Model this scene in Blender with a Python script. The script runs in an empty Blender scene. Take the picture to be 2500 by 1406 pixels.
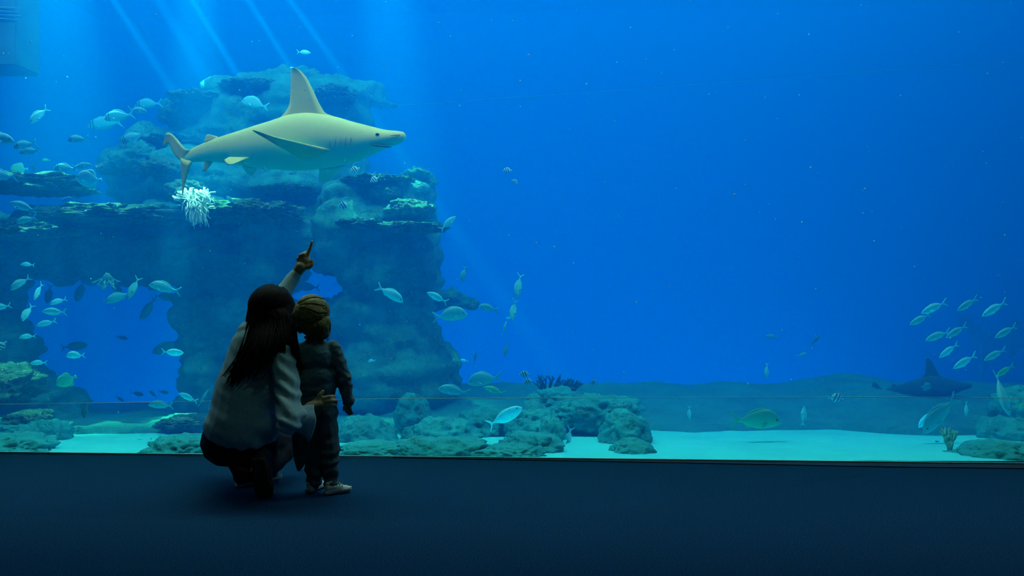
import bpy, bmesh, math, random
from mathutils import Vector, Matrix, noise, Euler

# ------------------------------------------------------------------ frame
W_PX, H_PX = 2500, 1406
F = 1962.0            # focal length in pixels
EYE = 0.99            # camera height (m)
def P(px, py, y):
    """world point seen at photo pixel (px, py) at distance y"""
    return Vector(((px - 1250.0) / F * y, y, EYE - (py - 703.0) / F * y))

sc = bpy.context.scene
COL = sc.collection
rnd = random.Random(7)

# ------------------------------------------------------------------ camera
cam_d = bpy.data.cameras.new('camera')
cam_d.sensor_width = 36.0
cam_d.lens = 36.0 * F / W_PX
cam_d.clip_end = 200
cam = bpy.data.objects.new('camera', cam_d)
COL.objects.link(cam)
cam.location = (0, 0, EYE)
cam.rotation_euler = (math.pi / 2, 0, 0)
sc.camera = cam

# ------------------------------------------------------------------ view, world, cycles
sc.view_settings.view_transform = 'Standard'
sc.view_settings.look = 'None'
sc.view_settings.gamma = 1.0
sc.view_settings.use_curve_mapping = False
sc.view_settings.exposure = 0.0
w = bpy.data.worlds.new('dark_world')
sc.world = w
w.use_nodes = True
w.node_tree.nodes['Background'].inputs[0].default_value = (0, 0, 0, 1)
w.node_tree.nodes['Background'].inputs[1].default_value = 0.0
cy = sc.cycles
cy.max_bounces = 9
cy.diffuse_bounces = 3
cy.glossy_bounces = 1
cy.transmission_bounces = 2
cy.volume_bounces = 8
cy.transparent_max_bounces = 12
cy.sample_clamp_indirect = 3.0
cy.sample_clamp_direct = 0.0

# ------------------------------------------------------------------ lights
def aim(o, target):
    o.rotation_euler = (Vector(target) - o.location).to_track_quat('-Z', 'Y').to_euler()
def area_light(name, loc, target, sx, sy, power, color):
    d = bpy.data.lights.new(name, 'AREA')
    d.shape = 'RECTANGLE'; d.size = sx; d.size_y = sy
    d.energy = power; d.color = color
    o = bpy.data.objects.new(name, d); COL.objects.link(o)
    o.location = loc; aim(o, target)
    return o
def spot_light(name, loc, target, power, color, angle, blend=0.6, radius=0.06):
    d = bpy.data.lights.new(name, 'SPOT')
    d.energy = power; d.color = color; d.spot_size = math.radians(angle)
    d.spot_blend = blend; d.shadow_soft_size = radius
    o = bpy.data.objects.new(name, d); COL.objects.link(o)
    o.location = loc; aim(o, target)
    return o
# daylight over the open top of the tank, and unseen strips added as fill
area_light('tank_daylight', (-1.2, 10.0, 6.35), (-1.2, 10.1, 0), 14, 10.6, 300, (0.50, 0.84, 1.0))
area_light('front_fill', (-0.9, 5.75, 6.2), (-0.9, 7.0, 0.0), 12, 0.8, 610, (1.4, 0.95, 1.0))  # added front fill for the sides that face the window
area_light('ledge_fill', (-2.6, 7.8, 6.2), (-2.8, 7.6, 1.5), 6, 0.4, 150, (0.45, 0.95, 0.90))  # added strip that brightens the tops of the reef ledges
area_light('low_water_fill', (-0.4, 12.6, -1.2), (-0.4, 12.9, 6), 13, 5, 500, (0.0, 0.45, 1.0))  # added up-facing fill behind the bank, brightens the lower water
# sun shafts through the gaps in the roof over the tank
SHAFT = (0.45, 0.9, 1.0)
for i, (x0, x1, y1, Y, pw, an) in enumerate((
        (-120, 430, 420, 8.2, 52000, 2.0), (60, 540, 400, 9.4, 40000, 2.4), (190, 640, 420, 9.5, 15000, 4.0),
        (270, 760, 480, 9.2, 60000, 2.0), (400, 900, 470, 9.8, 60000, 2.0), (480, 1080, 520, 10.2, 44000, 2.4))):
    a = P(x0, -330, Y); a.z = min(a.z, 6.3)
    spot_light('sun_shaft', a, P(x1, y1, Y), pw, SHAFT, an, 0.7, 0.03)
spot_light('reef_spot', (-3.2, 7.85, 6.3), P(495, 490, 7.45), 11000, (0.85, 1.0, 0.85), 11, 1.0)
spot_light('reef_spot', (-4.7, 7.9, 6.3), P(170, 512, 7.55), 7500, (0.75, 1.0, 0.8), 20, 1.0)  # added spot to brighten the left ledges
spot_light('reef_spot', (-1.4, 7.9, 6.3), P(985, 530, 7.75), 5500, (0.6, 1.0, 0.85), 16, 1.0)  # added spot to brighten the right ledges
# dim house light in the viewing hall
area_light('hall_light', (0.8, 0.2, 3.9), (-0.9, 3.6, 0.6), 2.4, 1.6, 5, (0.55, 0.95, 1.0))

spot_light('people_fill', (-0.5, 2.5, 3.85), (-1.1, 3.85, 0.5), 17, (0.5, 1.0, 0.92), 34, 1.0, 0.1)  # added fill spot that lifts the two figures

# ------------------------------------------------------------------ materials
def new_mat(name):
    m = bpy.data.materials.new(name); m.use_nodes = True
    nt = m.node_tree
    return m, nt, nt.nodes['Principled BSDF']
def lk(nt, a, b): nt.links.new(a, b)
def flat_mat(name, col, rough=0.6, spec=0.3, noise_scale=None, noise_amt=0.15, bump=0.0, metallic=0.0):
    m, nt, b = new_mat(name)
    b.inputs['Base Color'].default_value = (*col, 1)
    b.inputs['Roughness'].default_value = rough
    b.inputs['Specular IOR Level'].default_value = spec
    b.inputs['Metallic'].default_value = metallic
    if noise_scale:
        tc = nt.nodes.new('ShaderNodeTexCoord')
        n = nt.nodes.new('ShaderNodeTexNoise'); n.inputs['Scale'].default_value = noise_scale
        n.inputs['Detail'].default_value = 6
        lk(nt, tc.outputs['Object'], n.inputs['Vector'])
        r = nt.nodes.new('ShaderNodeValToRGB')
        r.color_ramp.elements[0].position = 0.3; r.color_ramp.elements[1].position = 0.7
        r.color_ramp.elements[0].color = (*[max(0, c * (1 - noise_amt)) for c in col], 1)
        r.color_ramp.elements[1].color = (*[min(1, c * (1 + noise_amt)) for c in col], 1)
        lk(nt, n.outputs['Fac'], r.inputs['Fac']); lk(nt, r.outputs['Color'], b.inputs['Base Color'])
        if bump:
            bp = nt.nodes.new('ShaderNodeBump'); bp.inputs['Strength'].default_value = bump
            lk(nt, n.outputs['Fac'], bp.inputs['Height']); lk(nt, bp.outputs['Normal'], b.inputs['Normal'])
    return m

def reef_mat(name, dark, mid, pale, pale_amt=0.5, scale=1.0):
    m, nt, b = new_mat(name)
    b.inputs['Roughness'].default_value = 0.85
    b.inputs['Specular IOR Level'].default_value = 0.15
    g = nt.nodes.new('ShaderNodeNewGeometry')
    def tex(kind, s, **kw):
        n = nt.nodes.new(kind); n.inputs['Scale'].default_value = s * scale
        for k, v in kw.items(): n.inputs[k].default_value = v
        lk(nt, g.outputs['Position'], n.inputs['Vector']); return n
    n1 = tex('ShaderNodeTexNoise', 2.2, Detail=8, Roughness=0.65)
    n2 = tex('ShaderNodeTexNoise', 9.0, Detail=8, Roughness=0.7)
    v = tex('ShaderNodeTexVoronoi', 34.0)
    r1 = nt.nodes.new('ShaderNodeValToRGB')
    r1.color_ramp.elements[0].position = 0.36; r1.color_ramp.elements[0].color = (*dark, 1)
    r1.color_ramp.elements[1].position = 0.66; r1.color_ramp.elements[1].color = (*mid, 1)
    lk(nt, n1.outputs['Fac'], r1.inputs['Fac'])
    # encrusting pale growth in patches broken into specks
    r2 = nt.nodes.new('ShaderNodeValToRGB')
    r2.color_ramp.elements[0].position = 0.62 - 0.1 * pale_amt; r2.color_ramp.elements[0].color = (0, 0, 0, 1)
    r2.color_ramp.elements[1].position = 0.74 - 0.1 * pale_amt; r2.color_ramp.elements[1].color = (1, 1, 1, 1)
    lk(nt, n2.outputs['Fac'], r2.inputs['Fac'])
    r3 = nt.nodes.new('ShaderNodeValToRGB')
    r3.color_ramp.elements[0].position = 0.18; r3.color_ramp.elements[0].color = (1, 1, 1, 1)
    r3.color_ramp.elements[1].position = 0.5; r3.color_ramp.elements[1].color = (0.05, 0.05, 0.05, 1)
    lk(nt, v.outputs['Distance'], r3.inputs['Fac'])
    mu = nt.nodes.new('ShaderNodeMath'); mu.operation = 'MULTIPLY'
    lk(nt, r2.outputs['Color'], mu.inputs[0]); lk(nt, r3.outputs['Color'], mu.inputs[1])
    mx = nt.nodes.new('ShaderNodeMix'); mx.data_type = 'RGBA'
    lk(nt, mu.outputs[0], mx.inputs['Factor']); lk(nt, r1.outputs['Color'], mx.inputs['A'])
    mx.inputs['B'].default_value = (*pale, 1)
    lk(nt, mx.outputs['Result'], b.inputs['Base Color'])
    ad = nt.nodes.new('ShaderNodeMath'); ad.operation = 'ADD'
    lk(nt, n2.outputs['Fac'], ad.inputs[0]); lk(nt, mu.outputs[0], ad.inputs[1])
    bp = nt.nodes.new('ShaderNodeBump'); bp.inputs['Strength'].default_value = 0.9; bp.inputs['Distance'].default_value = 0.06
    lk(nt, ad.outputs[0], bp.inputs['Height']); lk(nt, bp.outputs['Normal'], b.inputs['Normal'])
    return m

M = {}
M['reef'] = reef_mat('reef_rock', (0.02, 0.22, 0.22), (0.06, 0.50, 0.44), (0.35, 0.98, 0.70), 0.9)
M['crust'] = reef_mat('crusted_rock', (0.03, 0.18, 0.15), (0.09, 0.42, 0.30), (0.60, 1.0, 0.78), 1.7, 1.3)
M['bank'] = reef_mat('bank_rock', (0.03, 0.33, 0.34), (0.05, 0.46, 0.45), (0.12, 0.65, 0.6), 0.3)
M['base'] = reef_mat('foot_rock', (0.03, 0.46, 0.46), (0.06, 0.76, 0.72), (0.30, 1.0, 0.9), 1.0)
M['glassrock'] = reef_mat('hazed_foot_rock', (0.03, 0.50, 0.54), (0.06, 0.76, 0.78), (0.25, 1.0, 0.95), 0.5)  # water haze put into the colour of the rocks at the glass
M['sand'] = flat_mat('pale_sand', (0.08, 0.97, 0.97), 0.95, 0.1, 3.0, 0.08, 0.1)
M['carpet'] = flat_mat('navy_carpet', (0.003, 0.032, 0.076), 0.95, 0.05, 140.0, 0.55, 0.5)
M['black'] = flat_mat('black_paint', (0.012, 0.016, 0.02), 0.7, 0.2)
M['tankwall'] = flat_mat('blue_tank_paint', (0.0, 0.16, 0.55), 0.9, 0.0)
M['trim'] = flat_mat('dark_sill', (0.015, 0.022, 0.028), 0.6, 0.2, 30, 0.3)

# clear acrylic
m = bpy.data.materials.new('clear_acrylic'); m.use_nodes = True; nt = m.node_tree
nt.nodes.remove(nt.nodes['Principled BSDF'])
t = nt.nodes.new('ShaderNodeBsdfTransparent'); t.inputs['Color'].default_value = (0.97, 0.99, 0.99, 1)
lk(nt, t.outputs[0], nt.nodes['Material Output'].inputs['Surface']); M['acrylic'] = m
# sea water: scattering and absorbing, clear surface
m = bpy.data.materials.new('sea_water'); m.use_nodes = True; nt = m.node_tree
nt.nodes.remove(nt.nodes['Principled BSDF'])
vs = nt.nodes.new('ShaderNodeVolumeScatter'); vs.inputs['Color'].default_value = (0.0, 0.30, 1.0, 1)
vs.inputs['Density'].default_value = 0.20; vs.inputs['Anisotropy'].default_value = 0.0
va = nt.nodes.new('ShaderNodeVolumeAbsorption'); va.inputs['Color'].default_value = (0.0, 0.76, 0.95, 1)
va.inputs['Density'].default_value = 0.30
ad = nt.nodes.new('ShaderNodeAddShader')
lk(nt, vs.outputs[0], ad.inputs[0]); lk(nt, va.outputs[0], ad.inputs[1])
lk(nt, ad.outputs[0], nt.nodes['Material Output'].inputs['Volume']); M['water'] = m

# ------------------------------------------------------------------ mesh helpers
def link(name, me, mat=None, parent=None, smooth=True):
    o = bpy.data.objects.new(name, me); COL.objects.link(o)
    if mat: me.materials.append(mat)
    if parent: o.parent = parent
    if smooth and len(me.polygons): me.polygons.foreach_set('use_smooth', [True] * len(me.polygons))
    return o
def from_bm(name, bm, mat=None, parent=None, smooth=True):
    me = bpy.data.meshes.new(name); bm.normal_update(); bm.to_mesh(me); bm.free()
    return link(name, me, mat, parent, smooth)
def tag(o, label=None, cat=None, group=None, kind=None):
    if label: o['label'] = label
    if cat: o['category'] = cat
    if group: o['group'] = group
    if kind: o['kind'] = kind
    return o
def empty(name, loc=(0, 0, 0)):
    o = bpy.data.objects.new(name, None); COL.objects.link(o); o.location = loc
    o.empty_display_size = 0.05
    return o
def box_bm(x0, x1, y0, y1, z0, z1, bm=None):
    bm = bm or bmesh.new()
    vs = [bm.verts.new((x, y, z)) for x in (x0, x1) for y in (y0, y1) for z in (z0, z1)]
    for f in ((0, 1, 3, 2), (4, 6, 7, 5), (0, 4, 5, 1), (2, 3, 7, 6), (0, 2, 6, 4), (1, 5, 7, 3)):
        bm.faces.new([vs[i] for i in f])
    bmesh.ops.recalc_face_normals(bm, faces=bm.faces)
    return bm

# ------------------------------------------------------------------ the hall and the tank shell
ANG = -0.052                     # the window runs slightly towards the camera on the right
PIV = Vector((0, 4.54, 0))
ROT = Matrix.Translation(PIV) @ Matrix.Rotation(ANG, 4, 'Z') @ Matrix.Translation(-PIV)
def shell(name, bx, mat):
    bm = box_bm(*bx); bm.transform(ROT)
    o = from_bm(name, bm, mat, smooth=False); o['kind'] = 'structure'
    return o
GY = 4.54
shell('floor', (-7, 7, -4, GY + 0.099, -0.1, 0.0), M['carpet'])
shell('ceiling', (-7.2, 7.2, -4, GY + 0.1, 4.0, 4.15), M['black'])
shell('wall_left', (-7.2, -7, -4, GY, 0, 4), M['black'])
shell('wall_right', (7, 7.2, -4, GY, 0, 4), M['black'])
shell('wall_back', (-7.2, 7.2, -4.2, -4, 0, 4), M['black'])
shell('wall_front', (-9.2, 10.4, GY - 0.05, GY + 0.16, 4.0, 6.7), M['black'])
shell('window_1', (-7, 7, GY, GY + 0.10, 0.001, 4.0), M['acrylic'])
shell('wall_tank_back', (-10.5, 11.5, 16.6, 16.8, -1.8, 6.7), M['tankwall'])
shell('wall_tank_left', (-9.6, -9.4, GY + .15, 16.6, -1.8, 6.7), M['tankwall'])
shell('wall_tank_right', (10.6, 10.8, GY + .15, 16.6, -1.8, 6.7), M['tankwall'])
shell('water', (-9.4, 10.6, GY + 0.11, 16.59, -1.7, 6.0), M['water'])

# window trim: sill, bright sealant line at its foot, and the long seam low in the acrylic
def tube_bm(pts, radii, n=8, bm=None, cap=True):
    bm = bm or bmesh.new()
    rings = []
    up0 = Vector((0, 0, 1))
    for i, p in enumerate(pts):
        a = pts[max(0, i - 1)]; b = pts[min(len(pts) - 1, i + 1)]
        d = (Vector(b) - Vector(a)).normalized()
        u = d.cross(up0)
        if u.length < 1e-4: u = d.cross(Vector((1, 0, 0)))
        u.normalize(); v = d.cross(u)
        r = radii[i] if hasattr(radii, '__len__') else radii
        rings.append([bm.verts.new(Vector(p) + (u * math.cos(t) + v * math.sin(t)) * r)
                      for t in [2 * math.pi * k / n for k in range(n)]])
    for a, b in zip(rings, rings[1:]):
        for k in range(n):
            bm.faces.new((a[k], a[(k + 1) % n], b[(k + 1) % n], b[k]))
    if cap:
        bm.faces.new(rings[0][::-1]); bm.faces.new(rings[-1])
    return bm
M['sealant'] = flat_mat('pale_sealant', (0.45, 0.75, 0.72), 0.7)
M['seam'] = flat_mat('seam_edge', (0.5, 0.85, 0.85), 0.6)
M['line'] = flat_mat('blue_line', (0.05, 0.2, 0.3), 0.7)
bm = bmesh.new()            # dark lip at the foot of the window, widening to the right
lo = [(-0.7, GY + 0.0985), (7.0, GY + 0.0985), (7.0, GY - 0.02), (3.4, GY - 0.005), (2.1, GY + 0.005), (0.6, GY + 0.06)]
v0 = [bm.verts.new((x, y, 0.0005)) for x, y in lo]; v1 = [bm.verts.new((x, y, 0.005)) for x, y in lo]
bm.faces.new(v1); bm.faces.new(v0[::-1])
for k in range(len(lo)): bm.faces.new((v0[k], v0[(k + 1) % len(lo)], v1[(k + 1) % len(lo)], v1[k]))
bmesh.ops.recalc_face_normals(bm, faces=bm.faces); bm.transform(ROT)
o = from_bm('trim_1', bm, M['trim'], smooth=False); o['kind'] = 'structure'
shell('trim_2', (-7, 7, GY + 0.101, GY + 0.109, -0.06, 0.012), M['sealant'])
def on_glass(px, py):
    y = 4.62
    for _ in range(6):
        x = (px - 1250) / F * y; y = GY + 0.05 + math.tan(ANG) * x
    return P(px, py, y)
o = from_bm('trim_3', tube_bm([on_glass(px, py) for px, py in
    ((-700, 996), (0, 987), (300, 983), (700, 976), (1150, 972), (1700, 970), (2200, 969), (2500, 972), (3200, 978))], 0.0017, 6), M['seam'])
o['kind'] = 'structure'

# ------------------------------------------------------------------ solid building: blobs, lofts, fins
def add_ball(bm, c, r, rot=None, sub=2):
    if not hasattr(r, '__len__'): r = (r, r, r)
    mt = Matrix.Translation(Vector(c))
    if rot is not None: mt = mt @ rot.to_4x4()
    mt = mt @ Matrix.Diagonal((r[0], r[1], r[2], 1))
    bmesh.ops.create_icosphere(bm, subdivisions=sub, radius=1, matrix=mt)
def add_cone(bm, a, ra, b, rb, sub=2):
    """round cone: the hull of two balls"""
    t = bmesh.new()
    bmesh.ops.create_icosphere(t, subdivisions=sub, radius=ra, matrix=Matrix.Translation(Vector(a)))
    bmesh.ops.create_icosphere(t, subdivisions=sub, radius=rb, matrix=Matrix.Translation(Vector(b)))
    r = bmesh.ops.convex_hull(t, input=t.verts[:], use_existing_faces=False)
    kill = [g for g in set(r['geom_interior'] + r['geom_unused']) if isinstance(g, bmesh.types.BMVert)]
    bmesh.ops.delete(t, geom=kill, context='VERTS')
    t.faces.ensure_lookup_table()
    me = bpy.data.meshes.new('tmp'); t.to_mesh(me); t.free()
    bm.from_mesh(me); bpy.data.meshes.remove(me)
def add_chain(bm, pts, rs, sub=2):
    for i in range(len(pts) - 1):
        add_cone(bm, pts[i], rs[i], pts[i + 1], rs[i + 1], sub)
def fuse(name, bm, voxel, smooth=4, mat=None, parent=None, fac=0.5):
    """weld overlapping closed lumps into one continuous skin"""
    me = bpy.data.meshes.new('tmp'); bm.to_mesh(me); bm.free()
    t = bpy.data.objects.new('tmp', me); COL.objects.link(t)
    r = t.modifiers.new('r', 'REMESH'); r.mode = 'VOXEL'; r.voxel_size = voxel
    if smooth:
        s = t.modifiers.new('s', 'SMOOTH'); s.factor = fac; s.iterations = smooth
    dg = bpy.context.evaluated_depsgraph_get(); dg.update()
    out = bpy.data.meshes.new_from_object(t.evaluated_get(dg)); out.name = name
    bpy.data.objects.remove(t); bpy.data.meshes.remove(me)
    out.materials.clear()
    return link(name, out, mat, parent)
def push(o, fn):
    """move every vertex along its normal by fn(point, normal)"""
    me = o.data
    nr = [v.normal.copy() for v in me.vertices]
    for v, n in zip(me.vertices, nr):
        v.co += n * fn(v.co, n)
    me.update()
def recentre(root, loc):
    """give a thing built in world space its origin at loc"""
    loc = Vector(loc)
    if root.type == 'MESH': root.data.transform(Matrix.Translation(-loc))
    root.location = loc
    def down(o):
        for c in o.children:
            if c.type == 'MESH' : c.data.transform(Matrix.Translation(-loc))
            down(c)
    down(root)
def loft_bm(st, n=20, bm=None, p=2.0):
    """stations (x, z centre, half height up, half height down, half width [, y offset]) along x"""
    bm = bm or bmesh.new(); rings = []
    lay = bm.verts.layers.float.get('belly') or bm.verts.layers.float.new('belly')
    for s in st:
        x, zc, hu, hd, hw = s[:5]; yo = s[5] if len(s) > 5 else 0
        ring = []
        for k in range(n):
            t = 2 * math.pi * k / n; c, q = math.cos(t), math.sin(t)
            cc = math.copysign(abs(c) ** (2 / p), c); qq = math.copysign(abs(q) ** (2 / p), q)
            v = bm.verts.new((x, yo + hw * cc, zc + (hu if q > 0 else hd) * qq)); v[lay] = 0.5 - 0.5 * qq
            ring.append(v)
        rings.append(ring)
    for a, b in zip(rings, rings[1:]):
        for k in range(n): bm.faces.new((a[k], b[k], b[(k + 1) % n], a[(k + 1) % n]))
    bm.faces.new(rings[0]); bm.faces.new(rings[-1][::-1])
    bmesh.ops.recalc_face_normals(bm, faces=bm.faces)
    return bm
def spline(st, m=4):
    """Catmull-Rom refinement of a station list"""
    out = []
    for i in range(len(st) - 1):
        p0 = st[max(0, i - 1)]; p1 = st[i]; p2 = st[i + 1]; p3 = st[min(len(st) - 1, i + 2)]
        for j in range(m):
            t = j / m
            out.append(tuple(0.5 * ((2 * b) + (-a + c) * t + (2 * a - 5 * b + 4 * c - d) * t * t + (-a + 3 * b - 3 * c + d) * t ** 3)
                             for a, b, c, d in zip(p0, p1, p2, p3)))
    out.append(tuple(st[-1]))
    return out
def fin_bm(base, edge, t0, t1, side=Vector((0, 1, 0)), bm=None, rows=4):
    """a fin between a base line and a free edge, thick t0 at the base and t1 at the edge; tapered at both ends"""
    bm = bm or bmesh.new()
    n = len(base); L = []; R = []
    for i in range(n):
        b, e = Vector(base[i]), Vector(edge[i])
        k = 0.35 if i in (0, n - 1) else 1.0
        l = []; r = []
        for j in range(rows + 1):
            f = j / rows; c = b.lerp(e, f); h = (t0 * (1 - f) + t1 * f) * 0.5 * k
            l.append(bm.verts.new(c + side * h)); r.append(bm.verts.new(c - side * h))
        L.append(l); R.append(r)
    def q(a, b, c, d):
        try: bm.faces.new((a, b, c, d))
        except ValueError: pass
    for i in range(n - 1):
        for j in range(rows):
            q(L[i][j], L[i + 1][j], L[i + 1][j + 1], L[i][j + 1])
            q(R[i][j], R[i][j + 1], R[i + 1][j + 1], R[i + 1][j])
        q(L[i][rows], L[i + 1][rows], R[i + 1][rows], R[i][rows])
        q(L[i][0], R[i][0], R[i + 1][0], L[i + 1][0])
    for i, fl in ((0, 0), (n - 1, 1)):
        for j in range(rows):
            q(L[i][j], L[i][j + 1], R[i][j + 1], R[i][j])
    bmesh.ops.recalc_face_normals(bm, faces=bm.faces)
    return bm

# ------------------------------------------------------------------ tank ground: sand, rock bank, deep floor
def sand_z(x, y):
    t = min(1, max(0, (y - 4.7) / 2.4))
    d = -0.03 - 0.235 * t
    d += 0.020 * noise.noise(Vector((x * 0.9, y * 1.7, 3.1))) * min(1, t * 3) + 0.006 * noise.noise(Vector((x * 3, y * 5, 1)))
    return d
def grid_obj(name, x0, x1, nx, y0, y1, ny, fz, mat, depth=0.4):
    bm = bmesh.new()
    V = [[bm.verts.new((x0 + (x1 - x0) * i / nx, y0 + (y1 - y0) * j / ny, 0)) for i in range(nx + 1)] for j in range(ny + 1)]
    for r in V:
        for v in r: v.co.z = fz(v.co.x, v.co.y)
    for j in range(ny):
        for i in range(nx): bm.faces.new((V[j][i], V[j][i + 1], V[j + 1][i + 1], V[j + 1][i]))
    return from_bm(name, bm, mat)
o = grid_obj('sand', -8.5, 8.5, 210, 4.78, 7.9, 60, sand_z, M['sand'])
tag(o, 'pale sand bed along the foot of the window', 'sand', kind='stuff')
def bank_foot(x):
    px = 1250 + x / 7.0 * F
    return 7.0 - 0.55 * max(0, min(1, (px - 1900) / 500)) - 0.45 * max(0, min(1, (900 - px) / 600)) + 0.22 * noise.noise(Vector((x * 1.6, 0, 5))) + 0.06 * noise.noise(Vector((x * 6, 0, 2)))
def bank_z(x, y):
    f = bank_foot(x)
    crest = -0.075 + 0.12 * math.exp(-((x - 3.75) / 0.55) ** 2) - 0.22 * max(0, min(1, (-0.8 - x) / 1.5)) + 0.035 * noise.noise(Vector((x * 1.1, 9, 0)))
    base = -0.40
    if y < f: z = base + (y - f) * 0.8
    elif y < 9.0:
        t = (y - f) / (9.0 - f); s0 = sand_z(x, f)
        e = min(1, (y - f) / 0.10)
        z = (base + (s0 + 0.035 - base) * e) * (1 - t) + crest * t if t > 0.05 else base + (s0 + 0.035 - base) * e
    else: z = crest - (y - 9.0) ** 1.3 * 0.75
    n = noise.fractal(Vector((x * 2.2, y * 2.2, 4.0)), 0.9, 2.1, 5)
    return z + 0.035 * n
o = grid_obj('rock_bank', -8.4, 8.4, 390, 6.1, 10.6, 110, bank_z, M['bank'])
tag(o, 'long low teal rock bank rising behind the sand', 'rock bank')
o = grid_obj('floor_1', -8.6, 9.0, 30, 9.2, 16.1, 20, lambda x, y: -1.45 + 0.05 * noise.noise(Vector((x, y, 0))), M['sand'])
o['kind'] = 'structure'

# ------------------------------------------------------------------ the rock arch
def px_ball(bm, e):
    px, py, Y, rx, rz, ry = e
    s = Y / F
    add_ball(bm, P(px, py, Y), (rx * s, ry, rz * s), None, 3)
def rough(p, n, seed, amp, freq, strata=0.5):
    q = p * freq + Vector((seed * 3.7, seed * 1.3, seed * 2.1))
    d = amp * noise.fractal(q, 0.8, 2.1, 6)
    d += amp * 0.5 * (noise.ridged_multi_fractal(q * 1.7, 0.9, 2.2, 4, 1.0, 2.0) - 1.0) * 0.5
    d += amp * strata * noise.noise(Vector((p.x * 0.7, p.y * 0.7, p.z * freq * 2.6 + 0.6 * noise.noise(p * 1.3)))) * 1.3
    return d
def reef(name, label, balls, voxel, amp, freq, mat, seed, sm=3, cat='rock', strata=0.6):
    bm = bmesh.new()
    for e in balls: px_ball(bm, e)
    o = fuse(name, bm, voxel, sm, mat)
    push(o, lambda p, n: rough(p, n, seed, amp, freq, strata))
    push(o, lambda p, n: rough(p * 2.7, n, seed + 3, amp * 0.42, freq, 0.9))
    c = P(balls[0][0], balls[0][1], balls[0][2])
    recentre(o, c)
    return tag(o, label, cat, kind='thing')
ARCH = [
    (0, 612, 8.3, 190, 72, .60), (-120, 600, 8.3, 150, 110, .6), (150, 600, 8.4, 140, 72, .60), (300, 602, 8.4, 140, 80, .60), (430, 608, 8.4, 120, 100, .65), (560, 620, 8.45, 150, 130, .70), (690, 570, 8.45, 130, 80, .70),
    (520, 790, 8.4, 78, 170, .60), (600, 760, 8.4, 105, 160, .60), (545, 950, 8.3, 92, 150, .60), (660, 900, 8.3, 110, 190, .65), (640, 640, 8.3, 100, 110, .6),
    (700, 850, 8.4, 90, 110, .5), (760, 930, 8.3, 110, 150, .6), (770, 780, 8.45, 50, 55, .4), (860, 600, 8.3, 110, 90, .6),
    (900, 560, 8.3, 130, 100, .65), (990, 560, 8.3, 78, 85, .6), (950, 660, 8.3, 125, 105, .65), (995, 730, 8.3, 80, 110, .6), (905, 780, 8.3, 100, 110, .6),
    (985, 840, 8.2, 95, 90, .6), (1045, 890, 8.2, 75, 55, .55), (900, 930, 8.0, 170, 110, .6), (1020, 950, 8.1, 95, 60, .55), (880, 500, 8.4, 110, 60, .55), (1000, 480, 8.4, 62, 45, .5),
    (1110, 735, 8.4, 42, 40, .2), (1148, 745, 8.4, 20, 26, .15), (560, 520, 8.4, 200, 40, .5),
    (-60, 740, 7.9, 118, 120, .55), (-60, 860, 7.8, 150, 140, .55), (20, 960, 7.7, 130, 90, .55), (95, 985, 7.7, 100, 55, .5), (60, 1050, 7.5, 130, 70, .5), (-40, 1080, 7.3, 180, 80, .5), (20, 860, 7.8, 70, 60, .45)]
reef('rock_arch', 'huge dark rock arch with a wide see-through opening, under the shark', ARCH, 0.036, 0.105, 1.7, M['reef'], 2)
TOP = [(380, 450, 9.0, 120, 70, .5), (320, 410, 9.1, 60, 45, .4), (500, 440, 9.0, 160, 80, .6), (640, 420, 9.2, 150, 100, .6), (800, 400, 9.2, 95, 110, .6), (700, 450, 9.0, 200, 70, .6),
       (400, 370, 9.3, 90, 55, .4), (480, 290, 9.6, 75, 50, .4), (560, 330, 9.5, 130, 90, .5), (640, 240, 9.7, 95, 42, .4), (720, 300, 9.6, 130, 110, .5), (830, 240, 9.7, 75, 32, .4),
       (830, 310, 9.6, 70, 80, .4), (885, 228, 9.8, 40, 16, .25), (905, 250, 9.8, 38, 12, .2), (945, 258, 9.9, 34, 7, .15), (735, 195, 9.9, 42, 22, .3), (570, 225, 9.7, 45, 26, .3)]
reef('reef_peak', 'hazy stepped reef top rising behind the large shark', TOP, 0.042, 0.11, 1.5, M['reef'], 5)

def rock(label, px, py, Y, rx, rz, ry, mat, seed, amp=0.22, freq=1.0, name='rock', sub=5, strata=0.5, cat='rock', flat=0.0):
    s = Y / F; R = Vector((rx * s, ry, rz * s))
    bm = bmesh.new(); bmesh.ops.create_icosphere(bm, subdivisions=sub, radius=1)
    m = min(R)
    for v in bm.verts:
        d = v.co.copy()
        q = Vector((d.x * R.x, d.y * R.y, d.z * R.z)) * (1.1 / max(0.08, (R.x * R.y * R.z) ** (1 / 3))) * freq + Vector((seed * 5.1, seed * 2.3, seed))
        k = amp * noise.fractal(q, 0.8, 2.1, 5) + amp * strata * noise.noise(Vector((q.x * .6, q.y * .6, q.z * 2.6)))
        k += amp * 0.25 * (noise.ridged_multi_fractal(q * 2.3, 0.9, 2.1, 3, 1.0, 2.0) - 1)
        k += amp * 0.45 * noise.fractal(q * 3.3, 0.7, 2.1, 4)
        if flat and d.z > 0: d.z = d.z ** (1 + flat)
        v.co = Vector((d.x * R.x, d.y * R.y, d.z * R.z)) * (1 + k)
    o = from_bm(name, bm, mat); o.location = P(px, py, Y)
    return tag(o, label, cat, kind='thing')
C_, B_, R_, G_ = M['crust'], M['base'], M['reef'], M['glassrock']
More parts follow.
